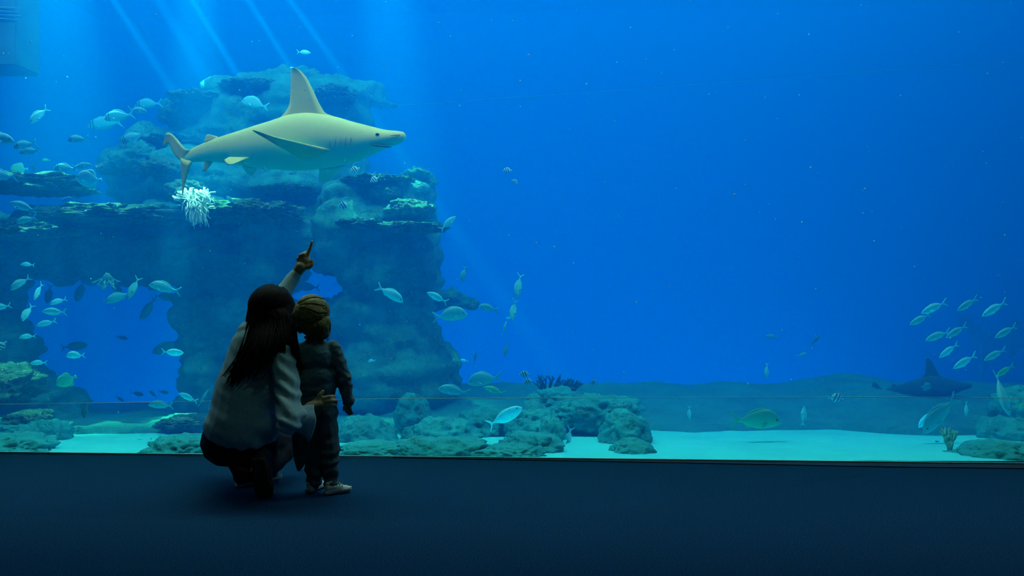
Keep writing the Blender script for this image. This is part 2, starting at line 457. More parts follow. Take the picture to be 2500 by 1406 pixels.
for i, a in enumerate((
    # ledges and lumps on the arch
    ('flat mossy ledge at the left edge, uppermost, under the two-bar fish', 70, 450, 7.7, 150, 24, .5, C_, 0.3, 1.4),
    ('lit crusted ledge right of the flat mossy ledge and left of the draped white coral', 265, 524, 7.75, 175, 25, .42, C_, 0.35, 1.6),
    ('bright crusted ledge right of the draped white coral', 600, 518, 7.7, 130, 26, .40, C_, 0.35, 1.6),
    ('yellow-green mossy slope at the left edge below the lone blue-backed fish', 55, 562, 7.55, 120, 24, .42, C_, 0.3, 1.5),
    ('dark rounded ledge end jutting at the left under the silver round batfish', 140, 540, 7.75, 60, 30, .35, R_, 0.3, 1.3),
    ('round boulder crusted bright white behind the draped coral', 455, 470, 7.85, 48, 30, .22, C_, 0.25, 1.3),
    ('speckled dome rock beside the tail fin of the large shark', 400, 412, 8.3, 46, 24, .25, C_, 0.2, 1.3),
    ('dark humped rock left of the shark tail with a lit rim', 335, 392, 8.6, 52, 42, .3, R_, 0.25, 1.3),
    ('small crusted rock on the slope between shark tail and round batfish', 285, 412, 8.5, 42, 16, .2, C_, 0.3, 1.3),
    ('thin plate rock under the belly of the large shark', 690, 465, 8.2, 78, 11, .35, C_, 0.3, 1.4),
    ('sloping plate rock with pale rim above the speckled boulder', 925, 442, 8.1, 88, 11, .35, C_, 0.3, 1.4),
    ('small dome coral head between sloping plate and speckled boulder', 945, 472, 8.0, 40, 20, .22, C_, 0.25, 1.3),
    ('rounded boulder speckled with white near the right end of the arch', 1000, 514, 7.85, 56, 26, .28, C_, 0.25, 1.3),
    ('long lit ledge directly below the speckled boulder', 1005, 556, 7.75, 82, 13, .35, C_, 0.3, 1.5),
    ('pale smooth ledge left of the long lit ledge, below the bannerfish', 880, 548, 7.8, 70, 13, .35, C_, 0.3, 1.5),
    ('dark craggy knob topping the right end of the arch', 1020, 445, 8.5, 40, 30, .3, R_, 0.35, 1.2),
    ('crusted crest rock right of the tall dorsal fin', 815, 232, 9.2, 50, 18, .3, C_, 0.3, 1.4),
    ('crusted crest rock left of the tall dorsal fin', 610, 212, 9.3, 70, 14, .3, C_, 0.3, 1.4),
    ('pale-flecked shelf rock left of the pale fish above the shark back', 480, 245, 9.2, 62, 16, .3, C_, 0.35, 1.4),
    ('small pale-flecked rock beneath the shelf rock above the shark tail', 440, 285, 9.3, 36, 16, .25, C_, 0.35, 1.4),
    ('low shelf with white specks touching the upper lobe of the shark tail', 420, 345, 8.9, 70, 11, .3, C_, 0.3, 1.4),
    # foot of the left pillar
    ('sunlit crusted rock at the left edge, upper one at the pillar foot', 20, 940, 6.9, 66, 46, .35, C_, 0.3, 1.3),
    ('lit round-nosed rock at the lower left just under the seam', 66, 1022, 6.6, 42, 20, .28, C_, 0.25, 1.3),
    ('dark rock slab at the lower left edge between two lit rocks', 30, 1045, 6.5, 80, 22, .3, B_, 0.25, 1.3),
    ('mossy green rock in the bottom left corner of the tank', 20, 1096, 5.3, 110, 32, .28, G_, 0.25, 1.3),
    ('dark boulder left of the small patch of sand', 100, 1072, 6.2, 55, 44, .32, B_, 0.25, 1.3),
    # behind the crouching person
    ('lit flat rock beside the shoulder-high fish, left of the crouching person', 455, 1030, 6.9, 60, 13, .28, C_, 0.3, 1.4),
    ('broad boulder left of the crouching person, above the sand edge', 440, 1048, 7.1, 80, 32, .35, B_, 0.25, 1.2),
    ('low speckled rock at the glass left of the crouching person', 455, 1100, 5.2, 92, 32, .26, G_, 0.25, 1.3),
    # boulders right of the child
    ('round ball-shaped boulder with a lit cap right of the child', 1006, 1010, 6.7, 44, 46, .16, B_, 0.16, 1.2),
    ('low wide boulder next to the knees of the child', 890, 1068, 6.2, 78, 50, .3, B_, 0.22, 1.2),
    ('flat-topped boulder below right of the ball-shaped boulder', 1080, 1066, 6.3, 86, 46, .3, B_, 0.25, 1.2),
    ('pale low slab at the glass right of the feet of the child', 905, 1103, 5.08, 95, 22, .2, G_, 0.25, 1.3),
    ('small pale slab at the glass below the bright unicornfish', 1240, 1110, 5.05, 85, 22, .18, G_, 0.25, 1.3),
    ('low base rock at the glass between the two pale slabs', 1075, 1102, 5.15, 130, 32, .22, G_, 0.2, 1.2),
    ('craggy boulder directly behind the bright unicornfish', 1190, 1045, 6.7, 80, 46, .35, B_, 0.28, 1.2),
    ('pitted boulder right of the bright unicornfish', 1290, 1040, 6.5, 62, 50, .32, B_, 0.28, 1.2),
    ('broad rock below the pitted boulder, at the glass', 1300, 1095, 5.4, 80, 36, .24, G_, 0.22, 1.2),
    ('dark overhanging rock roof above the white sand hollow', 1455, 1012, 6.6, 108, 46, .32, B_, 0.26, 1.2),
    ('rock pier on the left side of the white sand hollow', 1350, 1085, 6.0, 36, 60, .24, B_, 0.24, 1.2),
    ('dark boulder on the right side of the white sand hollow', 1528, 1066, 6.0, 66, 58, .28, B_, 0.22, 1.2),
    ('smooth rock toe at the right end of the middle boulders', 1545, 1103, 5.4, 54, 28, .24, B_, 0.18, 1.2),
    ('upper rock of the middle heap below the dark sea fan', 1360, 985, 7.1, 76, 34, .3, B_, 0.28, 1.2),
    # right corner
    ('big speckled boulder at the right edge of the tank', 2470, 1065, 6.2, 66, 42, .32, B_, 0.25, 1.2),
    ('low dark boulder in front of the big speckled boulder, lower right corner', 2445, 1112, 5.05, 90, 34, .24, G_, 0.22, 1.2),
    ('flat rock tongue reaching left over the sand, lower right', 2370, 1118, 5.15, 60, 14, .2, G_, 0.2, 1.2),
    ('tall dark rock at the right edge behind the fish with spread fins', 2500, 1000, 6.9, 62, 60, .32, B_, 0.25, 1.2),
    )):
    lab, px, py, Y, rx, rz, ry, mt_, amp, fr = a
    rock(lab, px, py, Y, rx, rz, ry, mt_, i + 1, amp, fr)

# added slab standing for a reflection on the glass, upper left corner
M['glass_reflection'] = flat_mat('reflection_green', (0.02, 0.11, 0.13), 0.9, 0.1, 5, 0.25)
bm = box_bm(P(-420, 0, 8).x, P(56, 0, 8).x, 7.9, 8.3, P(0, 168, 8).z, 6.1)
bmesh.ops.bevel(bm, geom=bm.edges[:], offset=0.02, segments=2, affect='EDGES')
o = from_bm('reflection_slab', bm, M['glass_reflection'], smooth=False); tag(o, 'pale green slab standing for a reflection in the upper left corner', 'glass_reflection')
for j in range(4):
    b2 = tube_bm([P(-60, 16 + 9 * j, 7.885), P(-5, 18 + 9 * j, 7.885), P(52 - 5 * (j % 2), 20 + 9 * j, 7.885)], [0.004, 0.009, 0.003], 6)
    from_bm('reflection_ripple', b2, M['line'], o)  # ripples of the reflection drawn as thin tubes
# thin line drawn as a tube across the open water
o = from_bm('thin_line', tube_bm([P(900, 262, 8.6), P(1500, 221, 8.6), P(2060, 180, 8.6), P(2560, 140, 8.6)], 0.0016, 6), M['line'])
tag(o, 'thin line slanting across the open blue water', 'line')

# soft corals -------------------------------------------------------------
M['white_coral'] = flat_mat('white_soft_coral', (0.72, 0.97, 0.85), 0.8, 0.2, 20, 0.1)
M['dark_coral'] = flat_mat('dark_sea_fan', (0.03, 0.10, 0.11), 0.9, 0.1, 20, 0.2)
M['pale_coral'] = flat_mat('pale_soft_coral', (0.22, 0.75, 0.58), 0.8, 0.2, 20, 0.1)
def tassel(name, label, root, tips, r0, r1, mat, sag, rng, cat='coral', base_r=0.05):
    bm = bmesh.new(); root = Vector(root)
    for t in tips:
        t = Vector(t); a = root + Vector((rng.gauss(0, base_r), rng.gauss(0, base_r * .6), rng.gauss(0, base_r * .5)))
        pts = []
        for k in range(7):
            f = k / 6; p = a.lerp(t, f); p.z += sag * math.sin(math.pi * f) + rng.gauss(0, 0.006); p.x += rng.gauss(0, 0.006)
            pts.append(p)
        tube_bm(pts, [r0 + (r1 - r0) * (k / 6) for k in range(7)], 6, bm)
    o = from_bm(name, bm, mat); recentre(o, root)
    return tag(o, label, cat)
rg = random.Random(11)
tips = []
for _ in range(230):
    u = rg.gauss(0, 1); tips.append(P(479 + 15 * u, 522 + rg.uniform(-26, 30) - 4 * u * u, 7.18 + rg.uniform(-.10, .12)))
tips += [P(rg.uniform(470, 510), rg.uniform(540, 564), 7.15) for _ in range(8)]
tassel('soft_coral', 'shaggy white soft coral draped over the brightest part of the ledge', P(472, 478, 7.30), tips, 0.010, 0.003, M['white_coral'], 0.035, rg, base_r=0.065)
def branch_coral(name, label, root, h, spread, n, mat, r0, seed, cat='coral'):
    rng = random.Random(seed); bm = bmesh.new(); root = Vector(root)
    def grow(p, d, l, r, lv):
        q = p + d * l; mid = p + d * l * 0.5 + Vector((rng.gauss(0, .05), rng.gauss(0, .03), 0)) * l
        tube_bm([p, mid, q], [r, r * .85, r * .65], 7, bm)
        if lv:
            for _ in range(3 if lv > 1 else 2):
                e = (d + Vector((rng.gauss(0, spread), rng.gauss(0, spread * .4), rng.uniform(-.1, .35)))).normalized()
                grow(q, e, l * rng.uniform(.6, .85), r * .62, lv - 1)
    for k in range(n):
        a = (k / max(1, n - 1) - .5) * 2
        grow(root, Vector((a * spread * 1.6, rng.gauss(0, .15), 1)).normalized(), h * 0.42, r0, 2)
    o = from_bm(name, bm, mat); recentre(o, root)
    return tag(o, label, cat)
branch_coral('sea_fan', 'dark branching sea fan on top of the middle boulders', P(1342, 972, 7.3), 0.24, 0.55, 5, M['dark_coral'], 0.016, 3)
branch_coral('soft_coral', 'small dark coral bush right of the dark sea fan', P(1396, 958, 7.5), 0.14, 0.5, 5, M['dark_coral'], 0.02, 4)
branch_coral('finger_coral', 'pale finger coral standing on the sand near the right rocks', P(2318, 1100, 5.3), 0.15, 0.30, 5, M['pale_coral'], 0.014, 8)
branch_coral('soft_coral', 'mottled coral tuft hanging under the roof of the arch opening', P(262, 668, 7.5), -0.16, 0.6, 4, M['pale_coral'], 0.016, 9)

# ------------------------------------------------------------------ sharks
def shark_mat(name, back, flank, belly):
    m, nt, b = new_mat(name)
    b.inputs['Roughness'].default_value = 0.55; b.inputs['Specular IOR Level'].default_value = 0.25
    at = nt.nodes.new('ShaderNodeAttribute'); at.attribute_name = 'belly'
    tc = nt.nodes.new('ShaderNodeTexCoord')
    mp = nt.nodes.new('ShaderNodeMapping'); mp.inputs['Scale'].default_value = (1.2, 5, 7)
    lk(nt, tc.outputs['Object'], mp.inputs['Vector'])
    n = nt.nodes.new('ShaderNodeTexNoise'); n.inputs['Scale'].default_value = 1.6; n.inputs['Detail'].default_value = 4
    lk(nt, mp.outputs[0], n.inputs['Vector'])
    a = nt.nodes.new('ShaderNodeMath'); a.operation = 'MULTIPLY_ADD'; a.inputs[1].default_value = 0.22
    lk(nt, n.outputs['Fac'], a.inputs[0]); lk(nt, at.outputs['Fac'], a.inputs[2])
    r = nt.nodes.new('ShaderNodeValToRGB'); e = r.color_ramp.elements
    e[0].position = 0.12; e[0].color = (*back, 1); e[1].position = 0.80; e[1].color = (*belly, 1)
    k = e.new(0.55); k.color = (*flank, 1)
    lk(nt, a.outputs[0], r.inputs['Fac']); lk(nt, r.outputs['Color'], b.inputs['Base Color'])
    return m
M['shark'] = shark_mat('tan_shark_skin', (0.74, 0.70, 0.24), (0.95, 0.90, 0.34), (0.25, 1.0, 0.55))  # pale belly, with the green light of the water put into its colour
M['shark_fin'] = flat_mat('tan_shark_fin', (0.80, 0.72, 0.26), 0.55, 0.25, 6, 0.10)
M['shark_pale'] = flat_mat('pale_shark_fin', (0.42, 0.95, 0.62), 0.55, 0.25, 6, 0.10)
M['shark_dark'] = flat_mat('dark_shark_skin', (0.03, 0.13, 0.15), 0.7, 0.15, 4, 0.2)
M['eye_dark'] = flat_mat('dark_eye', (0.01, 0.012, 0.02), 0.15, 0.5)
M['gill'] = flat_mat('gill_slit', (0.36, 0.28, 0.18), 0.7, 0.1)

def make_shark(px0, py0, k, Y, mats, label, scale_z=1.0, eye=True, pelvic=True):
    """shark heading right; (u, v) is a point of its outline, px0/py0/k place that outline at distance Y"""
    body_m, fin_m, pale_m = mats
    mpp = Y / F                                          # metres per pixel there
    C = P(px0 + 1240 * k, py0 + 800 * k, Y)
    def Q(u, v, d=0.0): return Vector(((u - 1240) * k * mpp, d * k * mpp, -(v - 800) * k * mpp))
    root = empty('shark', C); tag(root, label, 'shark')
    H = k * mpp
    st = []
    for u, t, b, wf, yo in ((2392, 684, 706, .5, -20), (2372, 658, 738, .8, -18), (2310, 646, 770, .95, -14), (2200, 634, 806, .95, -8), (2060, 598, 872, .80, 0),
                        (1900, 556, 935, .66, 6), (1750, 512, 966, .60, 8), (1600, 484, 992, .58, 8), (1450, 474, 1006, .56, 8), (1300, 496, 1008, .55, 4),
                        (1150, 546, 996, .54, 0), (1000, 592, 984, .52, 0), (850, 640, 956, .50, 4), (700, 684, 936, .47, 12), (560, 728, 926, .43, 24),
                        (440, 778, 924, .38, 38), (350, 818, 924, .28, 52), (290, 836, 910, .12, 64)):
        h = (b - t) / 2
        st.append(((u - 1240) * H, -((t + b) / 2 - 800) * H, h * H, h * H, h * H * wf * 0.95, yo * H))
    b = loft_bm(spline(st, 4), 32)
    body = from_bm('body', b, body_m, root)
    T = 60 * H
    def fin(name, base, edge, t0, t1, mat=fin_m, side=Vector((0, 1, 0))):
        nb = spline([tuple(Q(*p)) for p in base], 4); ne = spline([tuple(Q(*p)) for p in edge], 4)
        return from_bm(name, fin_bm(nb, ne, t0 * H, t1 * H, side, rows=6), mat, root)
    fin('dorsal_fin', [(1770, 522, 8), (1655, 482, 8), (1604, 420, 8), (1562, 340, 8), (1520, 250, 8), (1470, 152, 8), (1412, 86, 8), (1368, 64, 8), (1345, 64, 8)],
        [(1150, 575, 8), (1196, 538, 8), (1255, 488, 8), (1303, 415, 8), (1319, 330, 8), (1323, 210, 8), (1324, 120, 8), (1326, 82, 8), (1332, 68, 8)], 44, 6)
    fin('second_dorsal_fin', [(660, 710, 14), (600, 722, 16), (520, 748, 20)], [(640, 690, 14), (556, 672, 16), (530, 690, 20)], 20, 6)
    fin('tail_fin', [(380, 808, 44), (318, 790, 56), (245, 712, 76), (195, 662, 92), (160, 642, 102), (136, 648, 106), (122, 668, 108)],
        [(300, 925, 60), (240, 876, 74), (196, 818, 88), (160, 748, 100), (124, 754, 106), (96, 763, 110), (112, 716, 108)], 34, 6)
    fin('tail_fin_lower_lobe', [(400, 918, 44), (345, 905, 54), (280, 880, 62)], [(312, 1090, 74), (292, 1240, 78), (284, 1090, 78)], 40, 6)
    # near pectoral: rooted low behind the gills, swept back and out towards the glass
    fin('pectoral_fin', [(1720, 836, -110), (1620, 880, -112), (1500, 905, -105), (1400, 890, -100)],
        [(1250, 752, -300), (1140, 716, -345), (1086, 708, -352), (1200, 780, -320)], 26, 3, side=Vector((0.1, 0.55, 0.8)).normalized())
    fin('pectoral_fin', [(1810, 950, 60), (1720, 970, 70), (1570, 980, 80)], [(1640, 1080, 200), (1560, 1094, 230), (1532, 1090, 240)], 30, 8, pale_m)
    if pelvic:
        fin('pelvic_fin', [(975, 900, -75), (880, 900, -78), (780, 895, -70)], [(880, 950, -130), (800, 982, -150), (760, 930, -140)], 24, 8)
        fin('pelvic_fin', [(1000, 975, 40), (930, 970, 40), (850, 950, 40)], [(985, 1010, 70), (925, 1046, 80), (880, 1000, 75)], 24, 8, pale_m)
        fin('anal_fin', [(605, 915, 15), (570, 918, 16), (520, 915, 18)], [(575, 960, 15), (530, 1010, 16), (505, 1016, 16)], 16, 5)
    if eye:
        bm = bmesh.new(); add_ball(bm, Q(2140, 692, -84), (20 * H, 14 * H, 15 * H), None, 3); from_bm('eye', bm, M['eye_dark'], root)
        bm = tube_bm([Q(2262, 800, -40), Q(2215, 802, -72), Q(2150, 796, -92), Q(2080, 786, -106)], [3 * H, 7 * H, 7 * H, 2 * H], 8); from_bm('mouth', bm, M['eye_dark'], root)
        bm = tube_bm([Q(2345, 690, -62), Q(2300, 696, -80), Q(2255, 704, -88)], [2 * H, 5 * H, 2 * H], 8); from_bm('nostril', bm, M['gill'], root)
        for j in range(5):
            u = 1905 - 46 * j; d = -(98 + 6 * j)
            bm = tube_bm([Q(u + 8, 690 + 6 * j, d - 4), Q(u, 740 + 6 * j, d - 18), Q(u - 4, 800 + 6 * j, d - 14)], [1 * H, 3.5 * H, 1 * H], 8)
            from_bm('gill_slit', bm, M['gill'], root)
    return root
big = make_shark(360, 150, 1 / 3.788, 6.5, (M['shark'], M['shark_fin'], M['shark_pale']),
           'large tan shark with tall dorsal fin swimming right above the reef')
DK = (M['shark_dark'],) * 3
make_shark(2123, 868, 0.104, 8.0, DK, 'dim dark shark shape low over the rock bank at the right', eye=False)
make_shark(2325, 590, 0.28, 11.2, DK, 'faint grey shark cut off by the right edge, behind the fish school', eye=False)

# ------------------------------------------------------------------ people
M['skin'] = flat_mat('skin', (0.25, 0.205, 0.10), 0.55, 0.3, 40, 0.1)
M['hair_dark'] = flat_mat('dark_hair', (0.004, 0.0035, 0.004), 0.7, 0.05, 60, 0.4)
M['hair_fair'] = flat_mat('fair_brown_hair', (0.135, 0.135, 0.04), 0.6, 0.2, 60, 0.5)
M['shirt'] = flat_mat('grey_shirt', (0.19, 0.37, 0.39), 0.9, 0.1, 90, 0.12)
M['trousers'] = flat_mat('black_trousers', (0.012, 0.010, 0.012), 0.85, 0.1, 60, 0.3)
M['jacket'] = flat_mat('slate_jacket', (0.065, 0.145, 0.16), 0.9, 0.1, 120, 0.25)
M['child_trousers'] = flat_mat('grey_trousers', (0.045, 0.095, 0.105), 0.9, 0.1, 120, 0.25)
M['shoe_dark'] = flat_mat('dark_canvas', (0.02, 0.02, 0.025), 0.8, 0.15, 80, 0.2)
M['shoe_red'] = flat_mat('red_canvas', (0.10, 0.012, 0.010), 0.8, 0.15, 80, 0.2)
M['rubber'] = flat_mat('white_rubber', (0.36, 0.40, 0.33), 0.6, 0.2)
M['sole_dark'] = flat_mat('dark_sole', (0.045, 0.04, 0.035), 0.7, 0.15, 120, 0.4)
M['shoe_white'] = flat_mat('white_leather', (0.50, 0.58, 0.55), 0.5, 0.3, 30, 0.05)

def hair_strands(bm, paths, rng, n, jitter, r0, r1):
    """locks following guide paths"""
    for i in range(n):
        path = paths[i % len(paths)]
        off = Vector((rng.gauss(0, jitter), rng.gauss(0, jitter * 0.7), rng.gauss(0, jitter * 0.5)))
        pts = [Vector(p) + off * (0.35 + 0.65 * k / (len(path) - 1)) for k, p in enumerate(path)]
        rs = [r0 + (r1 - r0) * k / (len(pts) - 1) for k in range(len(pts))]
        add_chain(bm, pts, rs, 1)

def head(bm, c, s, fwd, right, up):
    """skull with face: nose, brow, lips, chin and ears; s is head height"""
    def at(r, f, u): return Vector(c) + right * (r * s) + fwd * (f * s) + up * (u * s)
    rot = Matrix((right, fwd, up)).transposed()
    add_ball(bm, at(0, -0.02, 0.1), (0.33 * s, 0.40 * s, 0.38 * s), rot, 3)
    add_ball(bm, at(0, 0.10, -0.18), (0.25 * s, 0.28 * s, 0.32 * s), rot, 3)
    add_ball(bm, at(0, 0.27, -0.40), 0.09 * s)                         # chin
    add_cone(bm, at(0, 0.37, 0.05), 0.035 * s, at(0, 0.45, -0.13), 0.055 * s)  # nose
    for q in (-1, 1):
        add_cone(bm, at(0.05 * q, 0.36, 0.09), 0.03 * s, at(0.2 * q, 0.29, 0.09), 0.03 * s)  # brow
        add_ball(bm, at(0.12 * q, 0.315, 0.01), (0.05 * s,) * 3)        # eye
        add_ball(bm, at(0.35 * q, 0.0, -0.03), (0.04 * s, 0.09 * s, 0.13 * s), rot)      # ear
        add_cone(bm, at(0, 0.375, -0.235), 0.025 * s, at(0.08 * q, 0.34, -0.24), 0.02 * s)  # lips
        add_cone(bm, at(0, 0.37, -0.28), 0.025 * s, at(0.07 * q, 0.335, -0.28), 0.02 * s)

def basis(fwd, up):
    f = Vector(fwd).normalized(); r = f.cross(Vector(up)).normalized(); u = r.cross(f).normalized()
    return f, r, u

# ---- crouching woman -----------------------------------------------------
L_SH, R_SH = P(608, 812, 3.92), P(688, 862, 3.84)
L_EL, L_WR = P(672, 742, 4.14), P(722, 670, 4.22)
R_EL, R_WR = P(706, 1030, 3.66), P(757, 992, 3.75)
NECK, HEADC = P(650, 820, 3.97), P(666, 764, 4.01)
CHEST, WAIST, HIPS = P(636, 890, 3.93), P(602, 985, 3.88), P(586, 1066, 3.87)
L_HIP, R_HIP = P(550, 1080, 3.90), P(622, 1082, 3.90)
L_KN, R_KN = P(560, 1020, 4.28), P(706, 1084, 4.24)
L_AN, R_AN = P(590, 1150, 4.02), P(641, 1148, 3.80)
bm = bmesh.new()
hf, hr, hu = basis((0.10, 1, 0.16), (0.30, 0, 1))
head(bm, HEADC, 0.22, hf, hr, hu)
add_cone(bm, NECK, 0.052, HEADC, 0.055)
add_cone(bm, CHEST, 0.115, WAIST, 0.105); add_cone(bm, WAIST, 0.105, HIPS, 0.115)
for s_, e_, w_ in ((L_SH, L_EL, L_WR), (R_SH, R_EL, R_WR)):
    add_cone(bm, NECK.lerp(CHEST, 0.3), 0.06, s_, 0.042)
    add_chain(bm, [s_, e_, w_], [0.036, 0.026, 0.022])
for h_, k_, a_ in ((L_HIP, L_KN, L_AN), (R_HIP, R_KN, R_AN)):
    add_chain(bm, [h_, k_, a_.lerp(k_, 0.12)], [0.072, 0.048, 0.028])
# raised hand: index finger pointing, the other fingers curled
def hand_point(bm):
    tip = P(762, 590, 4.235); palm = P(741, 640, 4.225)
    add_cone(bm, L_WR, 0.025, P(735, 652, 4.215), 0.031); add_ball(bm, palm, (0.038, 0.024, 0.036), None, 3)
    k0 = P(750, 624, 4.225)
    add_chain(bm, [palm, k0, P(757, 606, 4.232), tip], [0.018, 0.0115, 0.0095, 0.0075])
    for j, (ax, ay) in enumerate(((741, 621), (733, 624), (727, 632))):    # middle, ring, little: folded into the palm
        kn = P(ax, ay, 4.215); r = 0.0115 - 0.0012 * j
        mid = kn + Vector((0.008, 0.034 - 0.003 * j, 0.012)); end = mid + Vector((0.010, -0.002, -0.028)); end2 = end + Vector((0.002, -0.022, -0.006))
        add_chain(bm, [palm.lerp(kn, 0.5), kn, mid, end, end2], [0.014, r, r * 0.95, r * 0.9, r * 0.8])
    add_chain(bm, [P(744, 652, 4.215), P(755, 652, 4.21), P(762, 645, 4.215), P(763, 636, 4.22)], [0.015, 0.0125, 0.0105, 0.008])  # thumb
hand_point(bm)
# right hand closed on the child's side
def hand_hold(bm):
    palm = P(779, 986, 3.775)
    add_cone(bm, R_WR, 0.024, palm, 0.026); add_ball(bm, palm, (0.034, 0.016, 0.034), None, 3)
    for j, (bx, by, l) in enumerate(((790, 972, 1.0), (794, 981, 1.08), (793, 990, 1.0), (790, 998, 0.82))):
        b_ = P(bx, by, 3.775); m_ = P(bx + 14 * l, by - 4 + j, 3.785); e_ = P(bx + 26 * l, by - 5 + j * 2, 3.81)
        add_chain(bm, [palm.lerp(b_, 0.5), b_, m_, e_], [0.013, 0.0105, 0.0095, 0.008])
    add_chain(bm, [P(776, 976, 3.77), P(781, 964, 3.772), P(788, 955, 3.78)], [0.014, 0.0115, 0.009])
hand_hold(bm)
woman = fuse('person', bm, 0.0048, 2, M['skin'])
tag(woman, 'crouching person with long dark hair and grey shirt pointing up, beside the child', 'person')

# hair: a cap over the skull and long locks down the back
bm = bmesh.new()
rotm = Matrix((hr, hf, hu)).transposed()
add_ball(bm, HEADC + Vector((0, -0.022, 0.030)), (0.106, 0.118, 0.108), rotm, 4)
add_ball(bm, P(664, 795, 3.93), (0.108, 0.082, 0.11), rotm, 4)
core = [([P(656, 752, 3.985), P(646, 792, 3.93), P(628, 836, 3.85), P(602, 880, 3.80), P(572, 918, 3.765)], [0.094, 0.072, 0.055, 0.042, 0.010]),
        ([P(666, 752, 3.985), P(664, 792, 3.93), P(656, 835, 3.83), P(642, 872, 3.79), P(628, 896, 3.765)], [0.095, 0.074, 0.056, 0.036, 0.010]),
        ([P(674, 752, 3.985), P(684, 792, 3.935), P(702, 830, 3.87), P(714, 862, 3.84), P(724, 896, 3.84)], [0.094, 0.070, 0.048, 0.033, 0.010])]
for pts, rs in core: add_chain(bm, pts, rs, 3)
hair = fuse('hair', bm, 0.0075, 14, M['hair_dark'], woman)
push(hair, lambda p, n: 0.003 * noise.noise(Vector((p.x * 85 + p.z * 32, p.y * 60, p.z * 10))))
def locks(obj, c, rx, ry, rz, rot, guides, n, rng, r0, r1, spread, spread_end):
    """fine locks that start on the crown, lie on the skull and hang along the guide paths"""
    bm = bmesh.new(); bm.from_mesh(obj.data)
    for i in range(n):
        top, path = guides[i % len(guides)]
        a = Vector((top[0] + rng.gauss(0, .16), top[1] + rng.gauss(0, .16), top[2])).normalized()
        q0 = Vector(path[0]) + Vector((rng.gauss(0, spread), rng.gauss(0, spread * .5), 0))
        loc = rot.inverted() @ (q0 - c); b = Vector((loc.x / rx, loc.y / ry, loc.z / rz)).normalized()
        pts = []
        for k in range(5):
            d = a.slerp(b, k / 5.0); pts.append(c + rot @ Vector((d.x * rx, d.y * ry, d.z * rz)))
        oe = Vector((rng.gauss(0, spread_end), rng.gauss(0, spread_end * .5), rng.gauss(0, spread_end * .8)))
        o0 = q0 - Vector(path[0])
        for k, g in enumerate(path):
            f = k / max(1, len(path) - 1); pts.append(Vector(g) + o0 * (1 - f) + oe * f)
        m_ = len(pts)
        sp_ = spline([tuple(v) for v in pts], 2)
        tube_bm([Vector(v) for v in sp_], [r0 + (r1 - r0) * k / (len(sp_) - 1) for k in range(len(sp_))], 5, bm)
    bm.normal_update(); bm.to_mesh(obj.data); bm.free()
    obj.data.polygons.foreach_set('use_smooth', [True] * len(obj.data.polygons))
HC = HEADC + Vector((0, -0.022, 0.030))
locks(hair, HC, 0.110, 0.123, 0.112, rotm, [
    ((-.3, -.2, 1), [P(628, 781, 3.877), P(606, 840, 3.80), P(584, 890, 3.765), P(566, 926, 3.75)]),
    ((-.2, -.2, 1), [P(646, 788, 3.857), P(630, 840, 3.78), P(606, 888, 3.75), P(578, 926, 3.745)]),
    ((-.1, -.2, 1), [P(664, 791, 3.852), P(656, 840, 3.765), P(640, 880, 3.745), P(618, 908, 3.745)]),
    ((.1, -.2, 1), [P(682, 786, 3.867), P(688, 830, 3.80), P(680, 862, 3.78), P(668, 886, 3.775)]),
    ((.3, -.1, 1), [P(704, 784, 3.907), P(712, 825, 3.84), P(720, 860, 3.815), P(726, 902, 3.82)]),
    ((-.5, 0, 1), [P(618, 776, 3.912), P(606, 825, 3.85), P(596, 870, 3.80), P(574, 915, 3.765)])], 260, random.Random(3), 0.0046, 0.0016, 0.019, 0.020)

# shirt: torso, sleeves and the flared cuff
bm = bmesh.new()
add_ball(bm, P(636, 872, 3.93), (0.150, 0.120, 0.135), Euler((0.35, -0.22, 0)).to_matrix(), 3)
add_ball(bm, P(606, 965, 3.89), (0.160, 0.135, 0.15), Euler((0.25, -0.15, 0)).to_matrix(), 3)
add_ball(bm, P(592, 1040, 3.87), (0.187, 0.155, 0.115), Euler((0, -0.04, 0)).to_matrix(), 3)
add_cone(bm, P(582, 1068, 3.86), 0.142, P(600, 1072, 3.86), 0.142)
add_chain(bm, [P(622, 850, 3.93), P(600, 950, 3.89), P(590, 1045, 3.87)], [0.118, 0.142, 0.168], 3)
add_cone(bm, P(606, 822, 3.92), 0.062, P(575, 960, 3.89), 0.095, 3)
add_cone(bm, NECK + Vector((0, 0, -0.02)), 0.068, CHEST + Vector((0, 0, 0.05)), 0.12)
for s_ in (L_SH, R_SH): add_cone(bm, CHEST + Vector((0, 0, 0.07)), 0.085, s_, 0.062)
add_chain(bm, [L_SH, L_EL, L_WR + (L_EL - L_WR) * 0.06], [0.056, 0.044, 0.036])
add_chain(bm, [R_SH, P(700, 940, 3.75), R_EL], [0.063, 0.060, 0.058])
add_chain(bm, [R_EL, P(728, 1012, 3.70)], [0.055, 0.044])
shirt = fuse('shirt', bm, 0.0062, 5, M['shirt'], woman)
def folds(p, n):
    d = 0.004 * noise.noise(Vector((p.x * 9, p.y * 9, p.z * 22 + p.x * 10)))
    a = (p - R_SH).dot((R_EL - R_SH).normalized()) / (R_EL - R_SH).length          # sleeve creases
    if p.x > P(672, 0, 3.78).x and p.z < 0.72:
        d += 0.0045 * math.sin(p.z * 105 + 70 * p.x + 3 * noise.noise(p * 9)) * min(1, max(0, (p.x - P(672, 0, 3.78).x) * 30))
    d += 0.005 * noise.noise(Vector((p.x * 5 + p.z * 7, p.y * 5, p.z * 3 - p.x * 9)))
    return d
push(shirt, folds)
